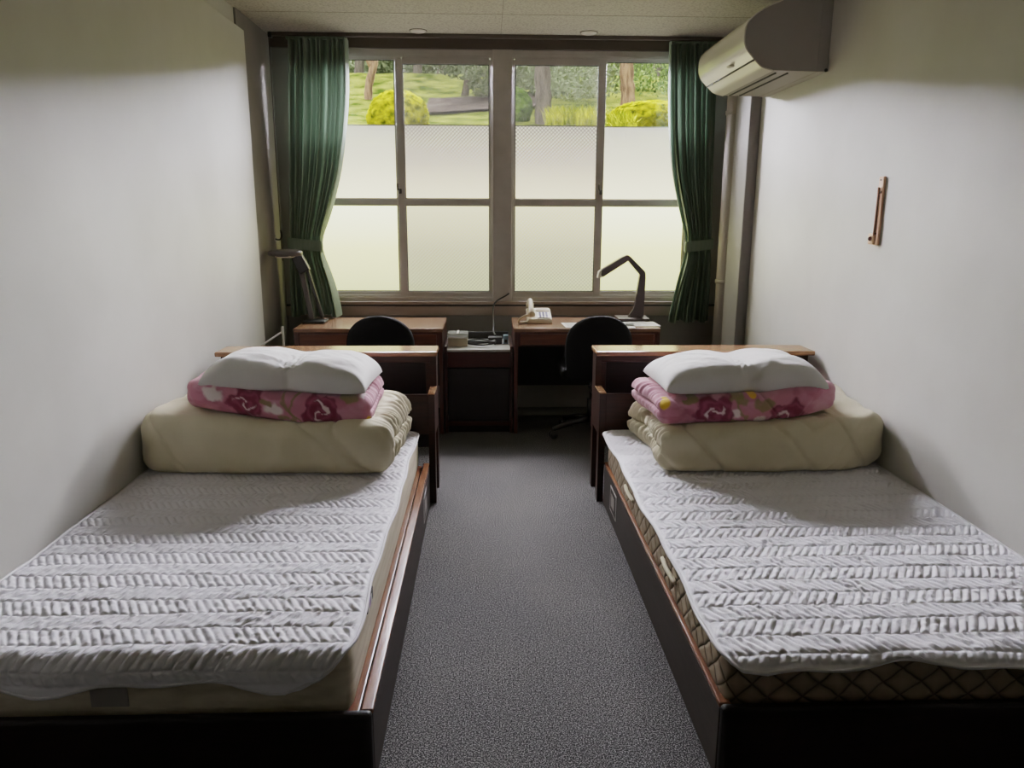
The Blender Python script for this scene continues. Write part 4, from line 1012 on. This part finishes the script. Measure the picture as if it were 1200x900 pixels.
def leaves(bm_, c, r_, n_, sz, rg):
    for _ in range(n_):
        while True:
            d = Vector((rg.uniform(-1, 1), rg.uniform(-1, 1), rg.uniform(-1, 1)))
            if .3 < d.length < 1: break
        p = Vector((c[0]+d.x*r_[0], c[1]+d.y*r_[1], c[2]+d.z*r_[2]))
        a = Vector((rg.gauss(0, 1), rg.gauss(0, 1), rg.gauss(0, 1))).normalized(); b = a.orthogonal().normalized(); k = sz*rg.uniform(.6, 1.3)
        bm_.faces.new([bm_.verts.new(p+a*k), bm_.verts.new(p+b*k*.5), bm_.verts.new(p-a*k), bm_.verts.new(p-b*k*.5)])
def tree(x, y, trunk, r0, r1, clumps, label, barkm, leafm, seed, nl=900, sz=.06, fork=None):
    rg = random.Random(seed); z = gz(x, y)-.15
    r = thing('garden_tree', (x, y, z), label, 'tree', 'trees on the bank')
    pts = curve_pts([(x+a, y+b, z+c) for a, b, c in trunk], 6); n_ = len(pts)
    bm_ = NB(); tube(bm_, pts, r0, 12, taper=[(r0+(r1-r0)*i/(n_-1))*(1+.08*math.sin(i*1.9)) for i in range(n_)]); obj('trunk', bm_, barkm, r, True)
    if fork:
        for f_ in fork:
            bm_ = NB(); pp = curve_pts([(x+a, y+b, z+c) for a, b, c in f_], 5); tube(bm_, pp, r1, 8, taper=[r1*(1-.6*i/(len(pp)-1)) for i in range(len(pp))]); obj('branch', bm_, barkm, r, True)
    bm_ = NB()
    for (a, b, c, rx, ry, rz_) in clumps: leaves(bm_, (x+a, y+b, z+c), (rx, ry, rz_), nl, sz, rg)
    obj('crown', bm_, leafm, r)
    return r
tree(-1.75, 12.0, [(-.02, 0, 0), (.0, 0, .35), (.10, 0, .75), (.14, 0, 1.6), (.12, 0, 2.6)], .062, .05, [(.3, .3, 2.0, 1.4, 1.0, .6)], 'leaning slim pale tree outside the leftmost pane', M['bark'], M['leaf'], 2, 900, .06, [[(.06, 0, .6), (-.15, 0, 1.1), (-.3, 0, 1.8)]])
tree(1.97, 11.0, [(0, 0, 0), (0, 0, .4), (-.03, 0, .8), (0, 0, 2)], .105, .085, [(.0, .2, 1.15, 1.0, .5, .40), (-.7, 1.6, 1.0, .7, .5, .45), (.7, 1.5, .95, .7, .6, .5), (.4, 2.2, .75, 1.0, .4, .35)], 'reddish-brown tree trunk outside the rightmost pane', M['bark'], M['leaf'], 5, 1300, .038)
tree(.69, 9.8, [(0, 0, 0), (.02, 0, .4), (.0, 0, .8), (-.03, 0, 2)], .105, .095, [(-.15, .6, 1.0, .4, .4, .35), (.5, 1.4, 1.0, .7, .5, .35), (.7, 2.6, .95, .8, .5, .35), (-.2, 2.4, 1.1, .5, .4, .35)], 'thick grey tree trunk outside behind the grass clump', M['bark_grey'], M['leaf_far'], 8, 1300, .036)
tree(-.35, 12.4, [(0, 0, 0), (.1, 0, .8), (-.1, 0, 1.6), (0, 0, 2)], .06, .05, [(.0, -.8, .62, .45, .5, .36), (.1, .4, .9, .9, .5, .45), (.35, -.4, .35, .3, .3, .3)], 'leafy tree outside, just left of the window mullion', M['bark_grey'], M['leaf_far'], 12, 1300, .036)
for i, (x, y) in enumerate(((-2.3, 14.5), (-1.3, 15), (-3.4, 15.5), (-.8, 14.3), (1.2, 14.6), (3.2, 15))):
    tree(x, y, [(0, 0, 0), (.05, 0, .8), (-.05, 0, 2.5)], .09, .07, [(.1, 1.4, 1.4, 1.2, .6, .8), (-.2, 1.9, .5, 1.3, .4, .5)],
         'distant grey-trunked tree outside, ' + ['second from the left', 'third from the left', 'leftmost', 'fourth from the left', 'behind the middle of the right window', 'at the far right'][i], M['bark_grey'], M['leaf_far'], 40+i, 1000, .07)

nx, ny = 260, 70
gx, gv = np.meshgrid(np.linspace(-14, 16, nx), np.linspace(0, 1, ny), indexing='ij')
zz = 3.6+gv*1.25; yy = 17.2+.5*gv+.45*fbm(gx*.9, zz*.9, 0, 5, 4)+.25*fbm(gx*4, zz*4, 0, 9, 3)
V = np.stack([gx, yy, zz], -1).reshape(-1, 3)
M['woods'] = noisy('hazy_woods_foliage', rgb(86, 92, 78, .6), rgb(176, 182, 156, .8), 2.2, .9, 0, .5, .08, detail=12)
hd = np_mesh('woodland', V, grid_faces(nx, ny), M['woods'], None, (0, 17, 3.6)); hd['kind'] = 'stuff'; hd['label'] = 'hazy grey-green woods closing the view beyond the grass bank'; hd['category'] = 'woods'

# ------------------------------------------------------------------ light
w = bpy.data.worlds.new('sky'); bpy.context.scene.world = w; w.use_nodes = True
bg = w.node_tree.nodes['Background']; bg.inputs[0].default_value = (.80, .86, .90, 1); bg.inputs[1].default_value = 3.0
def sun(name, direction, strength, angle, col=(1, 1, 1)):
    l = bpy.data.lights.new(name, 'SUN'); l.energy = strength; l.angle = math.radians(angle); l.color = col
    o = bpy.data.objects.new(name, l); C.objects.link(o); o.rotation_euler = Vector(direction).to_track_quat('-Z', 'Y').to_euler(); o.location = (0, 9, 6)
    return o
sun('sky_glow_light', (0, -1, -.28), 300.0, 90, (.965, .945, 1.05))
sun('sun_light', (.25, .55, -1), 8, 3, (1, .96, .86))

# ------------------------------------------------------------------ camera
cam = bpy.data.cameras.new('camera'); co = bpy.data.objects.new('camera', cam); C.objects.link(co)
cam.sensor_width = 36; cam.lens = 880/1200*36; cam.clip_start = .02
fpx, VX, VY = 880., 570., 252.
Yc = Vector(((VX-600)/fpx, (VY-450)/fpx, 1)).normalized(); Dn = Vector((-15., 4030., fpx)).normalized()
Dn = (Dn-Yc*Dn.dot(Yc)).normalized(); Zc = -Dn; Xc = Yc.cross(Zc)
# world = R @ (x right, y down, z forward)
R = Matrix((Xc, Yc, Zc))
right = R @ Vector((1, 0, 0)); up = R @ Vector((0, -1, 0)); back = R @ Vector((0, 0, -1))
m3 = Matrix((right, up, back)).transposed()
co.matrix_world = Matrix.Translation((0, 0, 1.42)) @ m3.to_4x4()
sc = bpy.context.scene; sc.camera = co
vs_ = sc.view_settings; vs_.view_transform = 'Standard'; vs_.look = 'None'; vs_.exposure = 0.0
# camera response: a soft shoulder like the phone's
vs_.use_curve_mapping = True; cm = vs_.curve_mapping; cm.white_level = (TW, TW, TW); cm.black_level = (0, 0, 0)
cv = cm.curves[3]; pts_ = [0, .004, .008, .015, .03, .06, .1, .15, .22, .32, .45, .6, .8, 1.0]
cv.points[0].location = (0, 0); cv.points[1].location = (1, tone(TW))
for p_ in pts_[1:-1]: cv.points.new(p_, tone(p_*TW))
for p_ in cv.points: p_.handle_type = 'AUTO'
cm.extend = 'HORIZONTAL'; cm.update()
sc.cycles.use_denoising = True; sc.cycles.max_bounces = 10; sc.cycles.diffuse_bounces = 6; sc.cycles.transparent_max_bounces = 16
sc.cycles.sample_clamp_indirect = 8

for o in list(bpy.data.objects):
    if '_o' in o.keys(): del o['_o']
